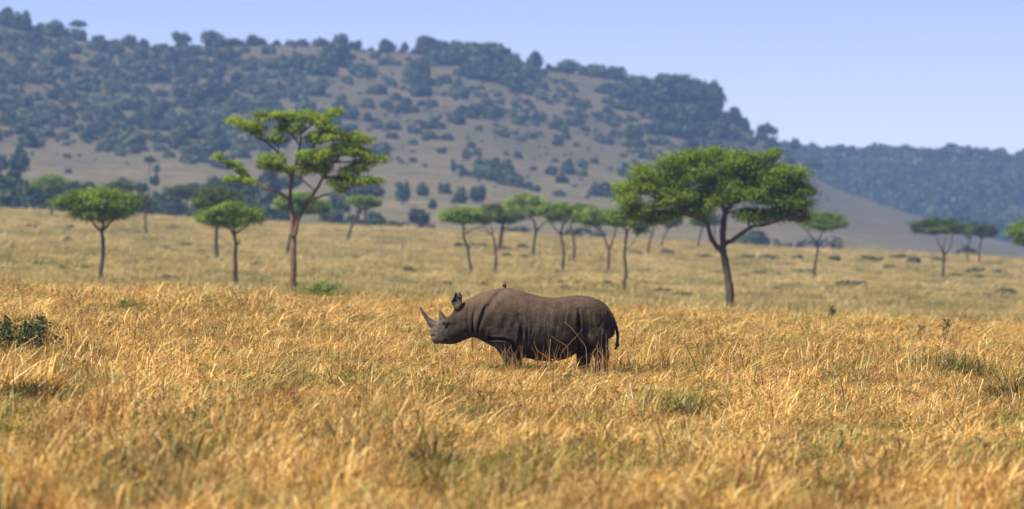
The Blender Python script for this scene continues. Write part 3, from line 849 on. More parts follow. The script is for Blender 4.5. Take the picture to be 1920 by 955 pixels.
for i, (px, row, rx, ry) in enumerate(pts):
    top = float(np.interp(px, _rp, _rr))
    d = 2392 if row < top + 12 else hill_d(px, row)
    if i in big:
        size = 'large' if rx > 19 else ('medium-sized' if rx > 13.5 else 'small')
        mark = ('under the flat-topped skyline tree' if px < 245 else 'under the leaning skyline tree' if px < 470 else
                'above the tall airy acacia' if px < 600 else 'around the tall dark skyline tree')
        if row < top + 14:
            part = 'at its high end' if px < 200 else 'on its level middle' if px < 790 else 'on the first wooded cliff' if px < 1020 else 'on its descending end'
            lab, grp = '%s dark bush on the skyline of the long hill, %s' % (size, part), 'bushes along the skyline'
        elif px < 760 and row < 330:
            lev = 'high' if row < 150 else 'midway' if row < 215 else 'low'
            lab, grp = '%s rounded bush %s on the crowded slope, %s' % (size, lev, mark), 'bushes on the crowded slope'
        elif px < 1010 and row < 190:
            at = 'left end' if px < 860 else 'middle' if px < 930 else 'right end'
            lab, grp = '%s dark bush massed on the first wooded cliff, at its %s %s' % (size, 'upper' if row < 130 else 'lower', at), 'bushes of the first wooded cliff'
        elif px > 1090 and row < 290:
            lev = 'upper' if row < 200 else 'lower'
            at = 'gentle left' if px < 1235 else 'middle' if px < 1310 else 'steep right'
            lab, grp = '%s dark bush on the second wooded cliff, in its %s %s part' % (size, lev, at), 'bushes of the second wooded cliff'
        elif 860 < px < 980 and row > 310:
            lab, grp = '%s dark bush of the big thicket on the lower slope' % size, 'big thicket on the lower slope'
        else:
            lev = 'first' if px < 1010 else 'second'
            lab, grp = '%s scattered bush on the open slope below the %s wooded cliff' % (size, lev), 'bushes on the open slope'
        dark = i < len(explicit)
        bush('hill_bush', lab, px, row, rx, ry, d, DENSE if dark else BUSH, grp, seed=i)
    else:
        g = ground_at(px, d)
        small_pts.append((g[0], g[1], g[2] + 0.5 * rx / (F / d), rx / (F / d), i))

# ------------------------------------------------------------------ scattered masses (geometry nodes instances)
def scatter(name, label, cat, P, rot, scl, ind, sources, kind='stuff'):
    me = bpy.data.meshes.new(name)
    me.vertices.add(len(P)); me.vertices.foreach_set('co', np.asarray(P, np.float32).ravel())
    a = me.attributes.new('rot', 'FLOAT_VECTOR', 'POINT'); a.data.foreach_set('vector', np.asarray(rot, np.float32).ravel())
    a = me.attributes.new('scl', 'FLOAT_VECTOR', 'POINT'); a.data.foreach_set('vector', np.asarray(scl, np.float32).ravel())
    a = me.attributes.new('ind', 'INT', 'POINT'); a.data.foreach_set('value', np.asarray(ind, np.int32))
    coll = bpy.data.collections.new(name + '_kinds')
    for k, s in enumerate(sources):
        so = bpy.data.objects.new('%s_kind_%02d' % (name, k), s)
        coll.objects.link(so)
    o = bpy.data.objects.new(name, me)
    scene.collection.objects.link(o)
    o['kind'] = kind
    tag(o, label, cat)
    ng = bpy.data.node_groups.new(name + '_scatter', 'GeometryNodeTree')
    ng.interface.new_socket('Geometry', in_out='INPUT', socket_type='NodeSocketGeometry')
    ng.interface.new_socket('Geometry', in_out='OUTPUT', socket_type='NodeSocketGeometry')
    gi = ng.nodes.new('NodeGroupInput'); go = ng.nodes.new('NodeGroupOutput')
    ci = ng.nodes.new('GeometryNodeCollectionInfo')
    ci.inputs['Collection'].default_value = coll
    ci.inputs['Separate Children'].default_value = True
    ci.inputs['Reset Children'].default_value = True
    iop = ng.nodes.new('GeometryNodeInstanceOnPoints')
    iop.inputs['Pick Instance'].default_value = True
    def na(n, t):
        x = ng.nodes.new('GeometryNodeInputNamedAttribute'); x.data_type = t; x.inputs['Name'].default_value = n
        return x.outputs['Attribute']
    L = ng.links.new
    L(gi.outputs[0], iop.inputs['Points']); L(ci.outputs[0], iop.inputs['Instance'])
    L(na('ind', 'INT'), iop.inputs['Instance Index'])
    e2r = ng.nodes.new('FunctionNodeEulerToRotation')
    L(na('rot', 'FLOAT_VECTOR'), e2r.inputs[0]); L(e2r.outputs[0], iop.inputs['Rotation'])
    L(na('scl', 'FLOAT_VECTOR'), iop.inputs['Scale'])
    L(iop.outputs[0], go.inputs[0])
    md = o.modifiers.new('scatter', 'NODES'); md.node_group = ng
    return o

# the same bushy cover goes on past the left end of the view
oc = np.stack([rb_.uniform(-650, -70, 1400), rb_.uniform(20, 300, 1400)], 1)
oc = oc[rb_.random(1400) < 0.42 * dens(oc[:, 0], oc[:, 1])]
for px, row in oc:
    d = hill_d(px, row); g = ground_at(px, d); rx = 14 * rb_.lognormal(0, .38) / (F / d)
    small_pts.append((g[0], g[1], g[2] + 0.5 * rx, rx, 0))
sp = np.array(small_pts)
# add a very fine scrub layer over the hill
n_f = 2300
fx = rb_.uniform(-300, 1600, n_f * 5); frw = rb_.uniform(80, 400, n_f * 5)
top = np.interp(fx, _rp, _rr)
ok = (frw > top + 4) & (rb_.random(n_f * 5) < (0.05 + 0.9 * dens(fx, frw) + 0.12 * (frw < 300)))
fx, frw = fx[ok][:n_f], frw[ok][:n_f]
fd = np.array([hill_d(a, b) for a, b in zip(fx, frw)])
fX = PX(fx, fd); fZ = terrain(fX, fd)
fs = rb_.lognormal(-0.6, 0.5, len(fx)).clip(0.25, 1.8)
P = np.vstack([sp[:, :3], np.stack([fX, fd, fZ + fs * 0.5], 1)])
S = np.concatenate([sp[:, 3], fs])
rot = np.zeros((len(P), 3)); rot[:, 2] = rb_.uniform(0, 6.28, len(P))
scl = np.stack([S, S, S * rb_.uniform(0.6, 0.95, len(S))], 1)
scatter('hillside_scrub', 'small grey-green scrub dotted all over the long hillside', 'scrub', P, rot, scl, rb_.integers(0, 10, len(P)), BUSH)

# forest on the far hill
n = 5200
fd = rb_.uniform(2530, 3420, n); fp = rb_.uniform(1330, 2150, n)
den = fbm(fp / 60, fd / 70, 2)
ok = den + 0.25 * (fd - 2530) / 900 > rb_.uniform(0.18, 0.62, n)
fd, fp = fd[ok], fp[ok]
X = PX(fp, fd); Zg = terrain(X, fd)
S = rb_.lognormal(1.12, 0.30, len(X)).clip(1.6, 5.5)
rot = np.zeros((len(X), 3)); rot[:, 2] = rb_.uniform(0, 6.28, len(X))
scl = np.stack([S, S, S * rb_.uniform(0.75, 1.1, len(S))], 1)
scatter('forest', 'continuous blue-green forest covering the far hill at the right', 'forest',
        np.stack([X, fd, Zg + S * 0.75], 1), rot, scl, rb_.integers(0, 16, len(X)), DENSE + BUSH)

# low bushes dotted on the plain: px, row, rx, ry
low = [(57, 430, 11, 4), (132, 430, 8, 4), (20, 470, 7, 4), (125, 455, 9, 5), (18, 495, 9, 4), (72, 500, 10, 4), (118, 509, 16, 5), (158, 507, 7, 4), (245, 496, 15, 4),
       (310, 470, 9, 4), (348, 464, 9, 4), (330, 477, 12, 5), (375, 476, 6, 4), (390, 488, 6, 4), (295, 508, 10, 4), (315, 527, 16, 5), (260, 440, 8, 3), (480, 500, 14, 4),
       (705, 500, 10, 3), (767, 513, 12, 5), (860, 466, 12, 5), (885, 464, 9, 4), (905, 465, 9, 4), (948, 470, 12, 4), (980, 467, 12, 4), (950, 483, 8, 4), (983, 486, 7, 4),
       (905, 540, 12, 5), (840, 536, 8, 4), (1050, 516, 18, 4), (1045, 537, 14, 5), (1082, 535, 8, 4), (1060, 545, 9, 5), (1193, 480, 14, 5), (1250, 480, 14, 5), (1320, 485, 12, 4),
       (1345, 516, 20, 4), (1390, 522, 16, 4), (1320, 487, 9, 4), (1424, 517, 12, 4), (1458, 520, 9, 4), (1400, 486, 16, 4), (1440, 488, 16, 5), (1495, 487, 12, 4),
       (1505, 516, 22, 5), (1567, 490, 12, 5), (1595, 542, 30, 7), (1630, 491, 20, 5), (1683, 486, 16, 4), (1713, 495, 14, 6), (1830, 514, 18, 5), (1866, 514, 14, 4),
       (1790, 521, 12, 4), (1835, 523, 10, 4), (1885, 556, 24, 7), (1760, 550, 14, 4), (1845, 563, 20, 6), (1240, 551, 16, 5), (1275, 558, 22, 5), (1668, 505, 12, 4),
       (1760, 492, 12, 4), (1720, 545, 12, 4), (1455, 546, 14, 4), (640, 470, 8, 3), (600, 510, 9, 3), (530, 470, 8, 3), (1140, 535, 10, 4)]
for i, (px, row, rx, ry) in enumerate(low):
    d = solve_d(px, row, 300, 960)
    where = ('around the small rounded acacia' if px < 340 else 'around the tall airy acacia' if px < 780 else 'among the row of far acacias' if px < 1215 else
             'around the big umbrella acacia' if px < 1480 else 'around the flat green acacia' if px < 1700 else 'around the three-forked acacia')
    bush('low_bush', '%s low bush on the %s pale plain, %s' % ('wide' if rx >= 12 else 'small', 'nearer' if row > 500 + (px - 960) * .04 else 'farther', where), px, row, rx, ry * 1.2, d, LOWB, 'low bushes dotted on the plain', seed=i)

# ------------------------------------------------------------------ the rhinoceros
RS = 484.6
def RX(u): return (np.asarray(u, float) - 960) / RS
def RZ(v): return (920 - np.asarray(v, float)) / RS
st = np.array([  # u, top v, bottom v, half width (m)
    (216, 512, 535, .015), (224, 478, 566, .060), (240, 442, 606, .095), (270, 424, 619, .120), (310, 413, 623, .135), (350, 399, 625, .155), (385, 386, 627, .175),
    (412, 345, 626, .19), (440, 312, 622, .20), (475, 288, 607, .20), (520, 256, 586, .20), (560, 232, 569, .215), (600, 211, 568, .25), (640, 193, 588, .285), (680, 178, 610, .32),
    (760, 158, 650, .385), (830, 149, 690, .43), (900, 148, 715, .455), (960, 160, 730, .48), (1040, 186, 745, .52), (1150, 216, 768, .565), (1250, 230, 773, .575),
    (1330, 226, 762, .555), (1400, 214, 742, .52), (1475, 208, 695, .475), (1540, 212, 655, .44), (1600, 224, 625, .40), (1660, 256, 605, .335), (1720, 318, 590, .255),
    (1765, 395, 570, .16), (1785, 450, 550, .09), (1794, 485, 520, .02)])
H = 0.016
gx = np.arange(RX(200), RX(1815), H); gy = np.arange(-0.66, 0.66 + H, H); gz = np.arange(-0.15, 1.70, H)
top_ = np.interp(gx, RX(st[:, 0]), RZ(st[:, 1])); bot_ = np.interp(gx, RX(st[:, 0]), RZ(st[:, 2])); hw_ = np.interp(gx, RX(st[:, 0]), st[:, 3])
kk = np.exp(-0.5 * (np.arange(-4, 5) / 1.5) ** 2); kk /= kk.sum()
def sm(a): return np.convolve(np.pad(a, 4, mode='edge'), kk, mode='valid')
top_, bot_, hw_ = sm(top_), sm(bot_), sm(hw_)
outside = (gx < RX(214)) | (gx > RX(1796))
cz = (top_ + bot_) / 2; hz = np.maximum((top_ - bot_) / 2, 0.012)
X3, Y3, Z3g = np.meshgrid(gx, gy, gz, indexing='ij')
zz = (Z3g - cz[:, None, None]) / hz[:, None, None]
# the widest level sits low on the barrel, narrow towards the spine
wz = hw_[:, None, None] * (1 - 0.10 * np.clip(zz, -1, 1))
rr_ = (np.abs(Y3) / wz) ** 2.25 + np.abs(zz) ** 2.25
fld = (rr_ ** (1 / 2.25) - 1) * np.minimum(hw_, hz)[:, None, None]
fld[outside] = 0.2
def smin(a, b, k):
    h = np.clip(0.5 + 0.5 * (b - a) / k, 0, 1)
    return b * (1 - h) + a * h - k * h * (1 - h)
def rcone(a, b, ra, rb, sy=1.0):
    a = np.array(a, float); b = np.array(b, float); ab = b - a
    t = np.clip(((X3 - a[0]) * ab[0] + (Y3 - a[1]) * ab[1] + (Z3g - a[2]) * ab[2]) / (ab @ ab), 0, 1)
    dx = X3 - a[0] - t * ab[0]; dy = (Y3 - a[1] - t * ab[1]) / sy; dz = Z3g - a[2] - t * ab[2]
    return np.sqrt(dx * dx + dy * dy + dz * dz) - (ra + (rb - ra) * t)
def leg(seq, y, k=0.07, sy=0.85):
    global fld
    l = None
    for (u0, v0, r0, u1, v1, r1, yo0, yo1) in seq:
        c = rcone((RX(u0), y + yo0, RZ(v0)), (RX(u1), y + yo1, RZ(v1)), r0, r1, sy)
        l = c if l is None else smin(l, c, 0.05)
    fld = smin(fld, l, k)
sN = -1    # near side is -y
leg([(850, 440, .22, 840, 600, .165, .06, 0), (840, 600, .165, 888, 730, .118, 0, 0), (888, 730, .118, 900, 860, .10, 0, 0), (900, 860, .105, 895, 905, .125, 0, 0)], -0.27)
leg([(870, 480, .20, 900, 640, .155, -.06, 0), (900, 640, .155, 945, 745, .112, 0, 0), (945, 745, .112, 958, 860, .10, 0, 0), (958, 860, .105, 952, 905, .125, 0, 0)], 0.27)
leg([(1620, 400, .25, 1625, 560, .22, .07, 0), (1625, 560, .22, 1678, 715, .125, 0, 0), (1678, 715, .125, 1668, 878, .10, 0, 0), (1668, 878, .105, 1660, 928, .125, 0, 0)], -0.24)
leg([(1590, 420, .24, 1555, 600, .20, -.07, 0), (1555, 600, .20, 1530, 735, .125, 0, 0), (1530, 735, .125, 1508, 878, .10, 0, 0), (1508, 878, .105, 1500, 928, .125, 0, 0)], 0.24)
# prehensile lip, cheek, brow
fld = smin(fld, rcone((RX(256), 0, RZ(585)), (RX(262), 0, RZ(612)), .055, .028, 1.3), 0.03)
for s in (-1, 1):
    fld = smin(fld, rcone((RX(440), s * .10, RZ(520)), (RX(490), s * .11, RZ(490)), .125, .12), 0.06)
    fld = smin(fld, rcone((RX(335), s * .125, RZ(438)), (RX(375), s * .15, RZ(440)), .035, .035), 0.03)
    fld = smin(fld, rcone((RX(445), s * .12, RZ(318)), (RX(470), s * .12, RZ(300)), .055, .055), 0.04)
    fld = np.maximum(fld, -rcone((RX(244), s * .085, RZ(556)), (RX(252), s * .12, RZ(562)), .022, .026))
    fld = np.maximum(fld, -(rcone((RX(350), s * .195, RZ(463)), (RX(356), s * .195, RZ(463)), .032, .032)))
def crease(path, depth, width, ymin=0.10):
    """fold in the hide along a side-view path (u, v)"""
    global fld
    P = np.array([(RX(u), RZ(v)) for u, v in path])
    A, B = X3[:, 0, :], Z3g[:, 0, :]
    dmin = np.full(A.shape, 9.0); tt = np.zeros(A.shape)
    for i in range(len(P) - 1):
        ab = P[i + 1] - P[i]
        t = np.clip(((A - P[i, 0]) * ab[0] + (B - P[i, 1]) * ab[1]) / (ab @ ab), 0, 1)
        dd = np.hypot(A - P[i, 0] - t * ab[0], B - P[i, 1] - t * ab[1])
        m_ = dd < dmin
        dmin = np.where(m_, dd, dmin); tt = np.where(m_, (i + t) / (len(P) - 1), tt)
    fade = np.sin(np.pi * np.clip(tt, 0.04, 0.96)) ** 0.5
    w = 1.7 * depth * fade * (np.exp(-(dmin / width) ** 2) - 0.35 * np.exp(-((dmin - 1.9 * width) / width) ** 2))
    fld = fld + w[:, None, :] * smooth01((np.abs(Y3) - ymin) / 0.06)
crease([(605, 300), (585, 400), (590, 520), (600, 575)], .020, .022)
crease([(690, 300), (655, 400), (625, 500), (615, 570)], .024, .026)
crease([(840, 165), (760, 240), (700, 330), (650, 440)], .022, .045, 0.05)
crease([(715, 572), (760, 582), (830, 580), (905, 600), (930, 640)], .040, .022)
crease([(985, 380), (1000, 470), (992, 600), (970, 720)], .035, .035)
crease([(1035, 450), (1045, 520), (1035, 610)], .022, .024)
crease([(1090, 430), (1085, 500), (1070, 560)], .012, .02)
crease([(1478, 330), (1487, 400), (1484, 520), (1478, 640), (1490, 700)], .045, .024)
crease([(1460, 360), (1445, 440), (1440, 520)], -.016, .04)
crease([(1640, 380), (1690, 430), (1650, 480), (1720, 500)], .010, .014)
crease([(980, 300), (960, 420), (900, 520)], .014, .05)
crease([(268, 612), (300, 612), (335, 598), (352, 585)], .020, .012, 0.03)
crease([(326, 486), (352, 496), (380, 484)], .008, .010, 0.05)
crease([(420, 380), (440, 440), (425, 500)], .012, .03, 0.05)
crease([(234, 520), (262, 524), (290, 515)], .007, .009, 0.03)
crease([(760, 260), (820, 380), (790, 500)], -.026, .07)
crease([(1530, 250), (1600, 300), (1660, 400)], -.022, .08)
crease([(545, 290), (535, 400), (545, 520)], .012, .018)
for u in (1120, 1180, 1240, 1300, 1360):
    crease([(u + 10, 330), (u - 5, 460), (u - 25, 600)], .006, .02)

def surface_nets(f, ox, oy, oz, h):
    s = f < 0
    c = np.stack([s[i:f.shape[0] - 1 + i, j:f.shape[1] - 1 + j, k:f.shape[2] - 1 + k] for i in (0, 1) for j in (0, 1) for k in (0, 1)])
    cnt = c.sum(0)
    act = (cnt > 0) & (cnt < 8)
    I = np.argwhere(act)
    vid = -np.ones(act.shape, int); vid[act] = np.arange(len(I))
    acc = np.zeros((len(I), 3)); w = np.zeros(len(I))
    corners = [(i, j, k) for i in (0, 1) for j in (0, 1) for k in (0, 1)]
    for a in corners:
        for ax in range(3):
            if a[ax] == 1: continue
            b = list(a); b[ax] = 1
            fa = f[I[:, 0] + a[0], I[:, 1] + a[1], I[:, 2] + a[2]]
            fb = f[I[:, 0] + b[0], I[:, 1] + b[1], I[:, 2] + b[2]]
            m_ = (fa < 0) != (fb < 0)
            t = np.where(m_, fa / np.where(m_, fa - fb, 1), 0)
            p = np.array(a, float)[None, :] + np.eye(3)[ax][None, :] * t[:, None]
            acc += np.where(m_[:, None], p, 0); w += m_
    V = (I + acc / w[:, None]) * h + np.array([ox, oy, oz])
    Q = []
    for ax in range(3):
        o1, o2 = [(1, 2), (2, 0), (0, 1)][ax]
        sl0 = [slice(1, -1)] * 3; sl0[ax] = slice(0, -1)
        sl1 = [slice(1, -1)] * 3; sl1[ax] = slice(1, None)
        d_ = s[tuple(sl0)] != s[tuple(sl1)]
        E = np.argwhere(d_)
        base = E.copy(); off = np.ones(3, int); off[ax] = 0
        base = base + off
        neg = s[tuple(sl0)][d_]
        def vi(da, db):
            q = base.copy(); q[:, o1] -= da; q[:, o2] -= db
            return vid[q[:, 0], q[:, 1], q[:, 2]]
        q = np.stack([vi(1, 1), vi(0, 1), vi(0, 0), vi(1, 0)], 1)
        q[~neg] = q[~neg][:, ::-1]
        Q.append(q)
    return V, np.vstack(Q)
V, Q = surface_nets(fld, gx[0], gy[0], gz[0], H)
# two light Laplacian passes
for _ in range(2):
    s_ = np.zeros_like(V); n_ = np.zeros(len(V))
    for a in range(4):
        for b in ((a + 1) % 4, (a + 3) % 4):
            np.add.at(s_, Q[:, a], V[Q[:, b]]); np.add.at(n_, Q[:, a], 1)
    V = V * 0.5 + 0.5 * s_ / n_[:, None]

def hide_mat():
    m, nt, out = new_mat('rhino_hide')
    tc = N(nt, 'ShaderNodeTexCoord'); o_ = tc.outputs['Object']
    n1 = noise(nt, o_, 2.2, 5, 0.6); n2 = noise(nt, o_, 14, 5, 0.7)
    mp = N(nt, 'ShaderNodeMapping'); mp.inputs['Scale'].default_value = (6, 6, 1.6); nt.links.new(o_, mp.inputs[0])
    n3 = noise(nt, mp.outputs[0], 1.5, 4, 0.65)
    base = ramp(nt, n1, [(0.34, (0.008, 0.006, 0.0042)), (0.52, (0.018, 0.013, 0.0092)), (0.70, (0.046, 0.034, 0.024))])
    base = mix(nt, ramp(nt, n2, [(0.5, (0, 0, 0)), (0.75, (0.55, 0.55, 0.55))]), base, (0.050, 0.040, 0.032))
    # red-brown dust colour rising with height, painting sunlit highlights into the back
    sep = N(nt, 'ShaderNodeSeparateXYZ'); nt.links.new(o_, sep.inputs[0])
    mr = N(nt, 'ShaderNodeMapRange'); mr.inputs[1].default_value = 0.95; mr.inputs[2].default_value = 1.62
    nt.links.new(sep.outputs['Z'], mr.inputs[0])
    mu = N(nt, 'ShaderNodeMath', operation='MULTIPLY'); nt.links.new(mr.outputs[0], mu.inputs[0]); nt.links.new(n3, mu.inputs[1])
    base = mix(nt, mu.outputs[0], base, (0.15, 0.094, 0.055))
    # caked mud in streaks and patches
    mp2 = N(nt, 'ShaderNodeMapping'); mp2.inputs['Scale'].default_value = (3.2, 3.2, 1.3); nt.links.new(o_, mp2.inputs[0])
    n8 = noise(nt, mp2.outputs[0], 1.9, 6, 0.72)
    base = mix(nt, ramp(nt, n8, [(0.52, (0, 0, 0)), (0.66, (0.7, 0.7, 0.7))]), base, (0.080, 0.060, 0.042))
    # pale dried mud and scarring on the muzzle
    mz = N(nt, 'ShaderNodeMapRange'); mz.inputs[1].default_value = -1.22; mz.inputs[2].default_value = -1.42
    nt.links.new(sep.outputs['X'], mz.inputs[0])
    mu2 = N(nt, 'ShaderNodeMath', operation='MULTIPLY'); nt.links.new(mz.outputs[0], mu2.inputs[0]); nt.links.new(n2, mu2.inputs[1])
    base = mix(nt, mu2.outputs[0], base, (0.15, 0.125, 0.098))
    p = N(nt, 'ShaderNodeBsdfPrincipled')
    p.inputs['Roughness'].default_value = 0.7; p.inputs['Specular IOR Level'].default_value = 0.08
    nt.links.new(base, p.inputs['Base Color'])
    vo = N(nt, 'ShaderNodeTexVoronoi', feature='DISTANCE_TO_EDGE'); vo.inputs['Scale'].default_value = 26
    nt.links.new(o_, vo.inputs['Vector'])
    ad = N(nt, 'ShaderNodeMath', operation='ADD'); nt.links.new(n2, ad.inputs[0]); nt.links.new(n3, ad.inputs[1])
    ad2 = N(nt, 'ShaderNodeMath', operation='MULTIPLY_ADD'); nt.links.new(vo.outputs[0], ad2.inputs[0]); ad2.inputs[1].default_value = 0.30
    nt.links.new(ad.outputs[0], ad2.inputs[2])
    b = N(nt, 'ShaderNodeBump'); b.inputs['Strength'].default_value = 0.6; b.inputs['Distance'].default_value = 0.045
    nt.links.new(ad2.outputs[0], b.inputs['Height']); nt.links.new(b.outputs[0], p.inputs['Normal'])
    nt.links.new(p.outputs[0], out.inputs[0])
    return m
def plain_mat(name, col, rough=0.5, spec=0.4, var=None):
    m, nt, out = new_mat(name)
    tc = N(nt, 'ShaderNodeTexCoord')
    c = ramp(nt, noise(nt, tc.outputs['Object'], 18, 4, 0.6), [(0.3, tuple(x * 0.7 for x in col)), (0.7, var or tuple(min(1, x * 1.3) for x in col))])
    p = N(nt, 'ShaderNodeBsdfPrincipled'); p.inputs['Roughness'].default_value = rough; p.inputs['Specular IOR Level'].default_value = spec
    nt.links.new(c, p.inputs['Base Color']); nt.links.new(p.outputs[0], out.inputs[0])
    return m
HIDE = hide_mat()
HORN = plain_mat('horn', (0.026, 0.020, 0.015), 0.5, 0.3, (0.085, 0.066, 0.046))
EARIN = plain_mat('ear_hide', (0.030, 0.024, 0.020), 0.8, 0.2)
DARKHAIR = plain_mat('tail_hair', (0.020, 0.017, 0.015), 0.7, 0.3)
EYE = plain_mat('eye', (0.010, 0.008, 0.006), 0.15, 0.6)

RHD = 100.0
rg = ground_at(760 + 960 / 4.571, RHD)
rz = CAMZ + (HOR - (510 + 920 / 4.571)) * RHD / F          # hoof level of the measured profile
rz = float(rg[2]) - 0.05
rhino = thing('rhinoceros', 'dark grey-brown black rhinoceros standing side-on in dry golden grass, facing left', 'rhinoceros', (rg[0], RHD, rz))
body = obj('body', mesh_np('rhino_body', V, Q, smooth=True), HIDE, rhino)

def curve_part(name, pts, rad, mat, sides=12, sub=6, flat=1.0, parent=rhino, wob=0.0):
    a = Acc(); P = np.array(pts, float)
    Vt, q, t = tube(P, rad, sides, sub, wob)
    a.add(Vt, q, t)
    return obj(name, a.mesh(name, True), mat, parent)
def R3(u, v, y=0.0): return (float(RX(u)), y, float(RZ(v)))
h1 = curve_part('horn', [R3(262, 470), R3(232, 448), R3(196, 410), R3(158, 358), R3(136, 322), R3(125, 306)], [.092, .070, .040, .026, .015, .004], HORN, 14)
h1['label'] = 'long curved front horn'
h2 = curve_part('horn', [R3(328, 422), R3(318, 392), R3(306, 358), R3(297, 331)], [.074, .054, .028, .004], HORN, 14)
h2['label'] = 'short pointed rear horn'
for s in (-1, 1):
    c = R3(352, 464, s * 0.158)
    a = Acc()
    th = np.linspace(0, np.pi, 9); ph = np.linspace(0, 2 * np.pi, 13)[:-1]
    Ve = np.array([[0.024 * math.sin(t) * math.cos(p) + c[0], 0.02 * math.sin(t) * math.sin(p) + c[1], 0.02 * math.cos(t) + c[2]] for t in th for p in ph])
    ii = np.arange(9 * 12).reshape(9, 12)
    qe = np.stack([ii[:-1], np.roll(ii, -1, 1)[:-1], np.roll(ii, -1, 1)[1:], ii[1:]], -1).reshape(-1, 4)
    obj('eye', mesh_np('eye', Ve, qe, smooth=True), EYE, rhino)

def ear(s):
    """cupped trumpet ear with a tattered rim; opens forward and outward"""
    r = np.random.default_rng(5 if s < 0 else 6)
    n, k = 12, 17
    Vv = []
    for i in range(n):
        t = i / (n - 1)
        half = 0.030 + 0.080 * math.sin(math.pi * min(1, 0.10 + t * 0.80)) ** 0.8
        half *= (1 - 0.45 * max(0, t - 0.70) / 0.30)
        for j in range(k):
            a = (j / (k - 1) - 0.5) * 2
            ang = a * (2.0 - 0.7 * t)
            notch = 0.022 * (r.random() if (t > 0.7) else 0)
            x = -half * math.cos(ang) * 0.55
            y = half * math.sin(ang) * 0.95
            z = t * 0.285 - notch - 0.10 * t * t * abs(a) ** 2
            Vv.append((x + 0.055 * t * 0 , y, z))
    ii = np.arange(n * k).reshape(n, k)
    qe = np.stack([ii[:-1, :-1], ii[:-1, 1:], ii[1:, 1:], ii[1:, :-1]], -1).reshape(-1, 4)
    me = mesh_np('ear', np.array(Vv), qe, smooth=True)
    o = obj('ear', me, EARIN, rhino, R3(455, 308, s * 0.13))
    so = o.modifiers.new('thick', 'SOLIDIFY'); so.thickness = 0.014; so.offset = 0
    o.rotation_euler = (s * -0.30, -0.10, math.radians(238 if s < 0 else 165))
    return o
ear(-1); ear(1)
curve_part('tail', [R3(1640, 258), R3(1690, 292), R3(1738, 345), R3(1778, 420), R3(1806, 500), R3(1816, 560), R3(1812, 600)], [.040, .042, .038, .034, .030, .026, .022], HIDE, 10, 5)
tt_ = Acc(); r5 = np.random.default_rng(8)
for k in range(26):
    a = r5.uniform(0, 6.28); rr0 = r5.uniform(0, .022)
    p0 = np.array(R3(1812, 590 + r5.uniform(-25, 20), 0)) + np.array([rr0 * math.cos(a), rr0 * math.sin(a), 0])
    p1 = np.array(R3(1804 + r5.normal(0, 8), 668 + r5.uniform(-30, 8), 0)) + np.array([0, r5.normal(0, .02), 0])
    tt_.tube([p0, (p0 + p1) / 2 + np.array([.01, r5.normal(0, .01), 0]), p1], [.009, .011, .003], 4, 3)
obj('tail_tuft', tt_.mesh('tail_tuft', True), DARKHAIR, rhino)

# ------------------------------------------------------------------ the bird on its shoulder
def bird():
    root = thing('bird', 'small brown oxpecker with red bill perched on the rhinoceros\'s shoulder hump', 'bird',
                 (0, 0, 0))
    xs = RX(846); zt = float(np.interp(xs, gx, top_))
    R = rhino.rotation_euler.to_matrix()
    w_ = R @ Vector((xs, -0.03, zt - 0.004)) + rhino.location
    root.location = w_
    BODY = plain_mat('bird_plumage', (0.075, 0.042, 0.016), 0.7, 0.2, (0.26, 0.14, 0.035))
    DARK = plain_mat('bird_dark_plumage', (0.050, 0.035, 0.024), 0.7, 0.2)
    RED = plain_mat('bird_bill', (0.55, 0.05, 0.02), 0.4, 0.4)
    # body: breast to crown as one skin
    a = Acc()
    Vt, q, t = tube([(0.012, 0, 0.018), (0.010, 0, 0.030), (0.004, -0.004, 0.062), (0.0, -0.004, 0.092), (-0.002, -0.002, 0.110), (-0.006, 0, 0.124), (-0.008, 0, 0.138), (-0.006, 0, 0.145)],
                    [.012, .030, .041, .034, .022, .023, .018, .004], 12, 4)
    a.add(Vt, q, t)
    obj('body', a.mesh('bird_body', True), BODY, root)
    def mk(nm, pts, rad, mat, sides=8):
        b = Acc(); b.tube(pts, rad, sides, 4); return obj(nm, b.mesh(nm, True), mat, root)
    mk('bill', [(-0.022, -0.004, 0.127), (-0.034, -0.008, 0.128), (-0.046, -0.010, 0.124)], [.009, .007, .002], RED)
    for s in (-1, 1):
        mk('wing', [(0.018 , s * 0.034, 0.098), (0.024, s * 0.040, 0.066), (0.030, s * 0.030, 0.030), (0.036, s * 0.014, 0.000)], [.008, .016, .013, .003], DARK)
        mk('leg', [(0.004, s * 0.014, 0.030), (0.0, s * 0.014, 0.012), (-0.004, s * 0.014, -0.002)], [.006, .004, .004], DARK, 6)
    mk('tail', [(0.022, 0, 0.030), (0.034, 0, -0.005), (0.044, 0, -0.030)], [.014, .012, .006], DARK)
bird()

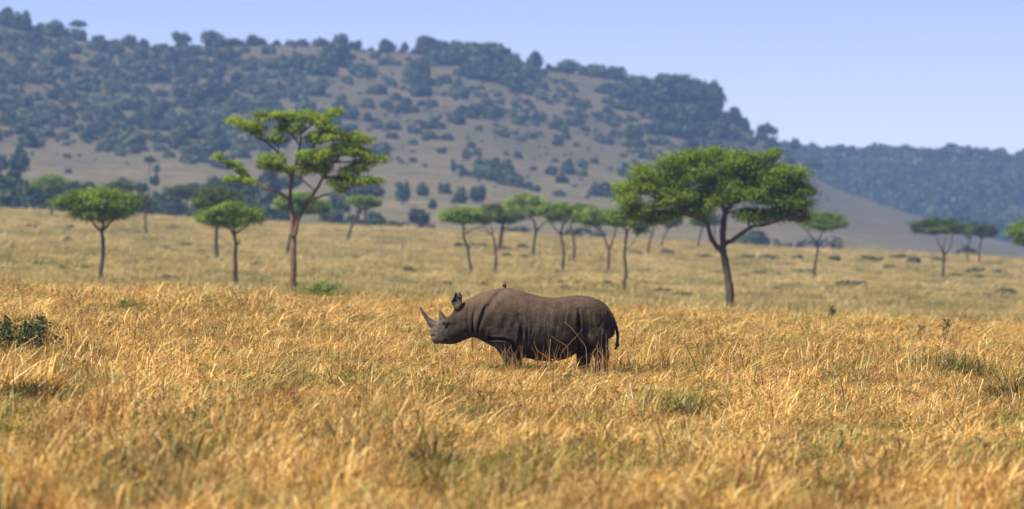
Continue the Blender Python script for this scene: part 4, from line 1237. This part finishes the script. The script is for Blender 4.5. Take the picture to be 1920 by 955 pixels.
# ------------------------------------------------------------------ dry grass
def grass_mat():
    m, nt, out = new_mat('dry_grass')
    a = N(nt, 'ShaderNodeAttribute', attribute_name='tone')
    oi = N(nt, 'ShaderNodeObjectInfo')
    loc = oi.outputs['Location']
    n1 = noise(nt, loc, 0.75, 5, 0.75)
    n2 = noise(nt, loc, 0.75, 4, 0.65)
    n3 = noise(nt, loc, 0.23, 3, 0.6)
    straw = ramp(nt, a.outputs['Fac'], [(0.0, (0.22, 0.115, 0.026)), (0.30, (0.50, 0.275, 0.056)), (0.62, (0.73, 0.460, 0.115)), (1.0, (0.88, 0.72, 0.33))])
    rust = ramp(nt, a.outputs['Fac'], [(0.0, (0.12, 0.052, 0.018)), (0.5, (0.38, 0.185, 0.058)), (1.0, (0.66, 0.42, 0.17))])
    green = ramp(nt, a.outputs['Fac'], [(0.0, (0.060, 0.070, 0.010)), (0.6, (0.20, 0.205, 0.034)), (1.0, (0.48, 0.42, 0.12))])
    c = mix(nt, ramp(nt, n1, [(0.44, (0, 0, 0)), (0.54, (1, 1, 1))]), straw, rust)
    c = mix(nt, ramp(nt, n2, [(0.51, (0, 0, 0)), (0.58, (0.95, 0.95, 0.95))]), c, green)
    ad = N(nt, 'ShaderNodeHueSaturation')
    mr = N(nt, 'ShaderNodeMapRange'); mr.inputs[3].default_value = 0.5; mr.inputs[4].default_value = 1.3
    nt.links.new(oi.outputs['Random'], mr.inputs[0]); nt.links.new(mr.outputs[0], ad.inputs['Value'])
    nt.links.new(c, ad.inputs['Color'])
    leaf_shader(nt, out, ad.outputs[0], 0.35, 0.55, 0.25)
    return m
def far_grass_mat():
    m, nt, out = new_mat('pale_plain_grass')
    a = N(nt, 'ShaderNodeAttribute', attribute_name='tone')
    oi = N(nt, 'ShaderNodeObjectInfo'); loc = oi.outputs['Location']
    n1 = noise(nt, loc, 0.09, 5, 0.7); n2 = noise(nt, loc, 0.30, 4, 0.65)
    straw = ramp(nt, a.outputs['Fac'], [(0.0, (0.24, 0.165, 0.060)), (0.5, (0.42, 0.305, 0.118)), (1.0, (0.58, 0.45, 0.20))])
    olive = ramp(nt, a.outputs['Fac'], [(0.0, (0.10, 0.095, 0.024)), (1.0, (0.29, 0.245, 0.075))])
    c = mix(nt, ramp(nt, n1, [(0.42, (1, 1, 1)), (0.58, (0, 0, 0))]), straw, olive)
    c = mix(nt, ramp(nt, n2, [(0.53, (0, 0, 0)), (0.62, (0.9, 0.9, 0.9))]), c, (0.105, 0.100, 0.030))
    leaf_shader(nt, out, c, 0.35, 0.6, 0.2)
    return m
GRASS = grass_mat(); FGRASS = far_grass_mat()

def blades(acc, base, h, lean, width, curl, tone, r, head=None):
    """grass blades: base (n,3), height, lean vector (n,2), width, curl; 3 segments each"""
    n = len(base)
    ts = np.array([0.0, 0.4, 0.75, 1.0])
    az = r.uniform(0, np.pi, n)
    side = np.stack([np.cos(az), np.sin(az), np.zeros(n)], 1)
    Vs = []
    for t in ts:
        bend = t ** 1.8
        c = base + np.stack([lean[:, 0] * bend * h, lean[:, 1] * bend * h, h * (t - curl * t ** 3)], 1)
        w = (width * (1 - t ** 2.2))[:, None] * side * 0.5
        if t < 1: Vs += [c - w, c + w]
        else: Vs += [c]
    V = np.stack(Vs, 1)          # n,7,3
    o = np.arange(n)[:, None] * 7
    q = np.vstack([o + np.array([[0, 1, 3, 2]]), o + np.array([[2, 3, 5, 4]])])
    t3 = o + np.array([[4, 5, 6]])
    acc.add(V.reshape(-1, 3), q, t3, np.repeat(tone, 7))
    if head is not None:
        k = np.nonzero(head)[0]
        for rep in range(5):
            t = r.uniform(0.78, 1.02, len(k))
            bend = t ** 1.8
            c = base[k] + np.stack([lean[k, 0] * bend * h[k], lean[k, 1] * bend * h[k], h[k] * (t - curl[k] * t ** 3)], 1)
            leaves(acc, c + r.normal(0, 0.008, c.shape), r.normal(0, 1, c.shape), 0.022, 0.3, np.clip(r.normal(0.25, 0.15, len(k)), 0, 1), r)

def clump(seed, n=58, rad=0.26, h=0.34, hs=0.36, lean=0.85, width=0.012, curl=0.32, tone=0.5, heads=0.0, wind=(0.15, 0.0)):
    r = np.random.default_rng(seed)
    a = Acc()
    ang = r.uniform(0, 6.28, n); rr = rad * np.sqrt(r.random(n))
    base = np.stack([rr * np.cos(ang), rr * np.sin(ang), np.full(n, -0.05)], 1)
    hh = np.clip(h * r.lognormal(-0.05, hs, n), 0.07, h * 2.2)
    la = r.uniform(0, 6.28, n); lm = np.abs(r.normal(0, lean, n))
    ln = np.stack([lm * np.cos(la) + wind[0], lm * np.sin(la) + wind[1]], 1)
    tn = np.clip(r.normal(tone, 0.30, n), 0, 1)
    blades(a, base, hh, ln, width * r.uniform(0.6, 1.5, n), np.clip(r.normal(curl, 0.15, n), 0, 0.8), tn, r, head=(r.random(n) < heads))
    return a.mesh('grass_clump')

near_kinds = [clump(600, heads=.10), clump(601, h=.30, lean=.7, curl=.35), clump(602, h=.38, lean=.5, heads=.25), clump(603, h=.26, lean=1.0, curl=.45, tone=.7),
              clump(604, h=.36, lean=.5, heads=.15, tone=.4), clump(605, h=.22, lean=1.3, curl=.5, tone=.75, wind=(.5, .1)), clump(606, h=.44, lean=.45, heads=.4, n=45, tone=.4),
              clump(607, h=.33, lean=.55, width=.011, tone=.6), clump(608, h=.44, lean=.8, n=40, heads=.3, tone=.55, curl=.4), clump(609, h=.28, lean=.9, width=.010, tone=.8, wind=(-.4, .1))]
for me in near_kinds: me.materials.append(GRASS)
far_kinds = [clump(700 + i, n=60, rad=0.5, h=.26 + .03 * i, lean=.7, width=.022, curl=.35, tone=.45 + .05 * i) for i in range(5)]
for me in far_kinds: me.materials.append(FGRASS)

rg_ = np.random.default_rng(77)
def field(d0, d1, per_m2, margin=1.16):
    n = int(per_m2 * (d1 * d1 - d0 * d0) * 0.5 * (1920 / F) * margin)
    d = np.sqrt(rg_.uniform(d0 * d0, d1 * d1, n))
    x = rg_.uniform(-0.5, 0.5, n) * (1920 / F) * margin * d
    return x, d
def grass_field(name, label, bands, kinds, sc):
    Ps, Ss, Is = [], [], []
    for (d0, d1, dn, hs, ws) in bands:
        x, d = field(d0, d1, dn, 1.3 if d1 < 300 else 1.45)
        gap = fbm(x / 0.6 + 7, d / 1.1 + 3, 2) * 0.65 + fbm(x / 2.0, d / 4.0 + 33, 2) * 0.35
        kp = rg_.random(len(x)) < 0.18 + 0.95 * smooth01((gap - 0.30) / 0.22)
        x, d = x[kp], d[kp]
        z = terrain(x, d)
        t1 = fbm(x / 0.55 + 40, d / 0.9, 2); t2 = fbm(x / 2.6 + 10, d / 6.0 + 70, 2)
        hv = 0.16 + 2.3 * np.clip(t1 - 0.27, 0, 1) * (0.25 + 1.5 * t2)
        hv *= 1 - 0.48 * np.exp(-((x - 0.1) / 2.4) ** 4 - ((d - 96.5) / 5.0) ** 4)
        hv *= 1 - 0.25 * smooth01((d - 150) / 50) * (d < 215)
        s = rg_.uniform(0.75, 1.25, len(x))
        k = np.clip((fbm(x / 2.2 + 90, d / 4.5, 2) * 1.5 - 0.25 + rg_.normal(0, 0.22, len(x))), 0, 0.999) * len(kinds)
        Ps.append(np.stack([x, d, z], 1)); Ss.append(np.stack([ws * s, ws * s, hs * s * hv], 1)); Is.append(k.astype(int))
    Pp = np.vstack(Ps); Sp = np.vstack(Ss); Ip = np.concatenate(Is)
    rt = np.stack([rg_.normal(0, .06, len(Pp)), rg_.normal(0, .06, len(Pp)), rg_.uniform(-0.9, 0.9, len(Pp))], 1)
    return scatter(name, label, 'grass', Pp, rt, Sp, Ip, kinds)
grass_field('golden_grass', 'tall dry golden and rust grass filling the foreground around the rhinoceros',
            [(46, 80, 30, 0.80, 0.92), (80, 130, 25, 0.72, 1.0), (130, 205, 11, 0.78, 1.5), (205, 255, 3, 0.7, 1.6)], near_kinds, 1.0)
grass_field('pale_grass', 'short pale straw grass covering the plain behind the golden grass',
            [(212, 420, 1.9, 1.0, 1.3), (420, 985, 0.8, 1.2, 2.1)], far_kinds, 1.0)

# ------------------------------------------------------------------ shrubs, tussocks and weeds in the near grass
def near_d(row, px=960):
    return solve_d(px, row, 45, 205)
def shrub(label, px, row, rx, ry, mat, seed, leaf=0.035, stems=9, n=900, name='shrub'):
    """leafy little shrub with stems; size in photo pixels"""
    r = np.random.default_rng(seed)
    d = near_d(row, px); ppm = F / d; g = ground_at(px, d)
    w, h = rx / ppm, 2 * ry / ppm + 0.22
    root = thing(name, label, 'shrub', tuple(g))
    st_, lf = Acc(), Acc()
    for k in range(stems):
        an = r.uniform(0, 6.28); q = r.uniform(0.1, 1.0)
        tip = np.array([w * q * math.cos(an), w * q * 0.8 * math.sin(an), h * (1.05 - 0.45 * q) * r.uniform(0.75, 1.1)])
        midp = tip * np.array([.4, .4, .5]) + r.normal(0, .02, 3)
        st_.tube([(r.normal(0, .04), r.normal(0, .04), -0.08), midp, tip], [.012, .009, .004], 5, 3, 0.3, r)
        m_ = n // stems
        t = r.uniform(0.25, 1.05, m_)[:, None]
        C = (midp * 2 * t * (1 - t) + tip * t * t) + r.normal(0, 1, (m_, 3)) * np.array([w * .16, w * .16, h * .09])
        C[:, 2] = np.maximum(C[:, 2], 0.02)
        leaves(lf, C, r.normal(0, .7, (m_, 3)) + np.array([0, -.1, .7]), leaf, .55, np.clip(r.normal(.45, .25, m_), 0, 1), r)
    obj('stem', st_.mesh('shrub_stem', True), M['bark'], root)
    obj('foliage', lf.mesh('shrub_foliage'), M[mat], root)
shrub('dark green leafy shrub in the near grass by the picture\'s left edge', 48, 676, 66, 24, 'shrub', 1, .035, 16, 2200)
shrub('tall narrow dark sprig of the shrub pair near the picture\'s left edge', 78, 664, 18, 25, 'shrub', 2, .03, 7, 900)
shrub('low dark green shrub running off the picture\'s left edge', 8, 655, 24, 18, 'shrub', 3, .035, 7, 700)
shrub('bright green low shrub at the foot of the tall airy acacia', 600, 563, 46, 13, 'weed', 4, .05, 14, 1300)
shrub('small green leafy weed in the grass below the small rounded acacia', 236, 592, 16, 9, 'weed', 6, .035, 7, 240, 'weed')
shrub('tiny bright green sprig in the grass left of the small green weed', 141, 592, 9, 7, 'weed', 7, .035, 4, 70, 'weed')
shrub('brown-green tuft on the crest of the golden grass right of the big umbrella acacia', 1562, 606, 14, 11, 'low_bush', 11, .04, 7, 300)
shrub('small bright green sprig right of the big umbrella acacia\'s foot', 1449, 614, 5, 7, 'weed', 12, .035, 3, 50, 'weed')
shrub('green leafy weed in the blurred near grass low in the picture', 1575, 872, 10, 14, 'weed', 13, .028, 5, 160, 'weed')
shrub('green broad-leaved weed in the grass below the rhinoceros\'s hind legs', 1068, 742, 13, 16, 'weed', 14, .05, 4, 40, 'weed')

TUSS = foliage_mat('dark_tussock_grass', (0.022, 0.024, 0.005), (0.15, 0.130, 0.030), 0.3)
def tussock(label, px, row, rx, h_m, seed, n=420):
    r = np.random.default_rng(seed)
    d = near_d(row, px); ppm = F / d; g = ground_at(px, d); w = rx / ppm
    a = Acc()
    ang = r.uniform(0, 6.28, n); q = np.sqrt(r.random(n))
    base = np.stack([w * q * np.cos(ang), w * q * 0.8 * np.sin(ang), np.full(n, -0.05)], 1)
    base[:, 2] += terrain(base[:, 0] + g[0], base[:, 1] + g[1]) - g[2]
    hh = h_m * r.lognormal(0, .28, n) * (1.1 - 0.5 * q)
    lm = np.abs(r.normal(0, .5, n)); la = r.uniform(0, 6.28, n)
    blades(a, base, hh, np.stack([lm * np.cos(la) + .5 * q * np.cos(ang), lm * np.sin(la) + .5 * q * np.sin(ang)], 1), .014 * r.uniform(.6, 1.4, n),
           np.clip(r.normal(.3, .15, n), 0, .8), np.clip(r.normal(.4, .28, n), 0, 1), r)
    o = obj('grass_tussock', a.mesh('grass_tussock'), TUSS, None, tuple(g))
    tag(o, label, 'tussock')
tussock('large dark olive grass tussock near the picture\'s right edge', 1795, 722, 62, .62, 81, 1500)
tussock('dark olive grass tussock at the picture\'s right edge, nearer than the large one', 1905, 775, 40, .66, 82, 1100)
tussock('low olive grass tussock right of the rhinoceros\'s tail, under the leafy-topped weed', 1685, 682, 28, .48, 83, 500)
tussock('bushy dark tussock in the grass between the tall airy acacia and the rhinoceros', 441, 630, 17, .52, 84, 420)
tussock('dark olive tussock right of the shrub pair at the left', 150, 684, 46, .50, 85, 900)
tussock('dark tussock in the blurred near grass at lower left', 345, 905, 26, .60, 86, 420)
tussock('dark tussock in the blurred near grass, beside the lower left one', 215, 925, 30, .55, 87, 420)
tussock('wide dark tussock low in the picture below the rhinoceros', 810, 905, 40, .52, 88, 520)
tussock('green-brown tussock in the grass below and right of the rhinoceros', 1260, 712, 40, .44, 89, 600)
tussock('olive tussock low in the picture right of centre', 1290, 800, 34, .45, 90, 480)
tussock('dark olive tussock far down the left edge of the grass', 60, 760, 60, .48, 91, 1000)

def stalk_plant(label, px, row, h_px, seed, n=3, lf=40, mat='low_bush'):
    r = np.random.default_rng(seed)
    d = near_d(row, px); ppm = F / d; g = ground_at(px, d); h = h_px / ppm
    root = thing('stalk_plant', label, 'plant', tuple(g))
    s_, l_ = Acc(), Acc()
    for k in range(n):
        tx = r.normal(0, .10)
        p = [(tx * .2, 0, -.1), (tx * .5, r.normal(0, .03), h * .5), (tx, r.normal(0, .05), h * r.uniform(.8, 1.02))]
        s_.tube(p, [.012, .009, .004], 5, 4, .3, r)
        for b in range(3):
            q = np.array(p[1]) * (.6 - .2 * b) + np.array(p[2]) * (.4 + .2 * b)
            e = q + np.array([r.normal(0, .09), r.normal(0, .06), r.uniform(.06, .14)])
            s_.tube([q, (q + e) / 2, e], [.006, .005, .003], 4, 2, .2, r)
            C = e + r.normal(0, .035, (lf // 9 + 2, 3))
            leaves(l_, C, r.normal(0, 1, C.shape), .03, .5, np.clip(r.normal(.4, .25, len(C)), 0, 1), r)
    obj('stem', s_.mesh('stalk', True), M['bark'], root)
    obj('foliage', l_.mesh('stalk_leaves'), M[mat], root)
stalk_plant('tall branching dry weed with leafy top near the picture\'s right side', 1770, 655, 52, 31, 3, 90)
stalk_plant('thin branching dry weed left of the leafy-topped weed', 1728, 652, 40, 32, 3, 30)
stalk_plant('single dark upright stalk in the grass below the tall airy acacia', 396, 655, 38, 33, 1, 30)
stalk_plant('thin dark stalk standing in the grass beneath the small rounded acacia', 174, 580, 34, 34, 1, 30)

# bent reeds crossing in front of the rhinoceros
def reeds():
    r = np.random.default_rng(3)
    a = Acc()
    d = 98.2; ppm = F / d
    def pt(u, v, dy=0.0):
        px, row = 760 + u / 4.571, 510 + v / 4.571
        return np.array([PX(px, d), d + dy, CAMZ + (HOR - row) * d / F])
    def reed(pts, w0, w1):
        P = [pt(*q) for q in pts]
        g = P[0].copy(); g[2] = float(terrain(g[0], g[1])) - 0.02
        P = [g] + P
        a.tube(P, np.linspace(w0, w1, len(P)) * 0.45, 5, 4)
        a.A[-1] = np.full(len(a.V[-1]), r.uniform(.5, 1))
    reed([(1392, 690), (1385, 640), (1300, 585), (1250, 550)], .008, .005)
    reed([(1330, 720), (1385, 640), (1460, 560), (1520, 490)], .006, .003)
    reed([(1550, 670), (1500, 580), (1440, 500), (1365, 430)], .007, .003)
    reed([(1235, 760), (1238, 660), (1245, 575)], .011, .006)
    reed([(1225, 740), (1225, 560), (1220, 430)], .004, .002)
    reed([(1210, 740), (1150, 690), (1115, 640), (1108, 600)], .007, .004)
    reed([(1000, 720), (1003, 630)], .006, .003)
    reed([(830, 760), (890, 660), (900, 640)], .006, .003)
    reed([(1600, 740), (1640, 640), (1655, 590)], .006, .003)
    reed([(1690, 720), (1680, 600), (1692, 515)], .005, .003)
    reed([(1725, 720), (1722, 600), (1720, 530)], .005, .003)
    for k in range(70):
        u = r.choice([r.uniform(800, 1000), r.uniform(1020, 1420), r.uniform(1560, 1770)])
        v1 = r.uniform(610, 740)
        reed([(u + r.normal(0, 14), 800), (u + r.normal(0, 14), (v1 + 800) / 2), (u + r.normal(0, 22), v1)], .006, .002)
    me = a.mesh('reed_stalks')
    o = obj('reed_stalks', me, GRASS)
    o['kind'] = 'stuff'
    tag(o, 'bent pale grass stalks crossing in front of the rhinoceros\'s flank', 'grass')
reeds()

# ------------------------------------------------------------------ haze
def haze():
    zb, zt = GROUND_MIN - 1.0, 135.0
    x0, x1, y0, y1 = -5600, 5600, -120, 4600
    Vb = [(x, y, z) for z in (zb, zt) for y in (y0, y1) for x in (x0, x1)]
    Qb = [(0, 2, 3, 1), (4, 5, 7, 6), (0, 1, 5, 4), (2, 6, 7, 3), (0, 4, 6, 2), (1, 3, 7, 5)]
    m, nt, out = new_mat('haze_air')
    v = N(nt, 'ShaderNodeVolumePrincipled')
    v.inputs['Color'].default_value = (0.32, 0.54, 1.0, 1)
    v.inputs['Density'].default_value = 0.0001
    v.inputs['Anisotropy'].default_value = 0.1
    nt.links.new(v.outputs[0], out.inputs['Volume'])
    o = obj('haze', mesh_np('haze', Vb, Qb), m)
    o['kind'] = 'stuff'
    tag(o, 'thin blue haze in the air over the plain and hills', 'haze')
haze()
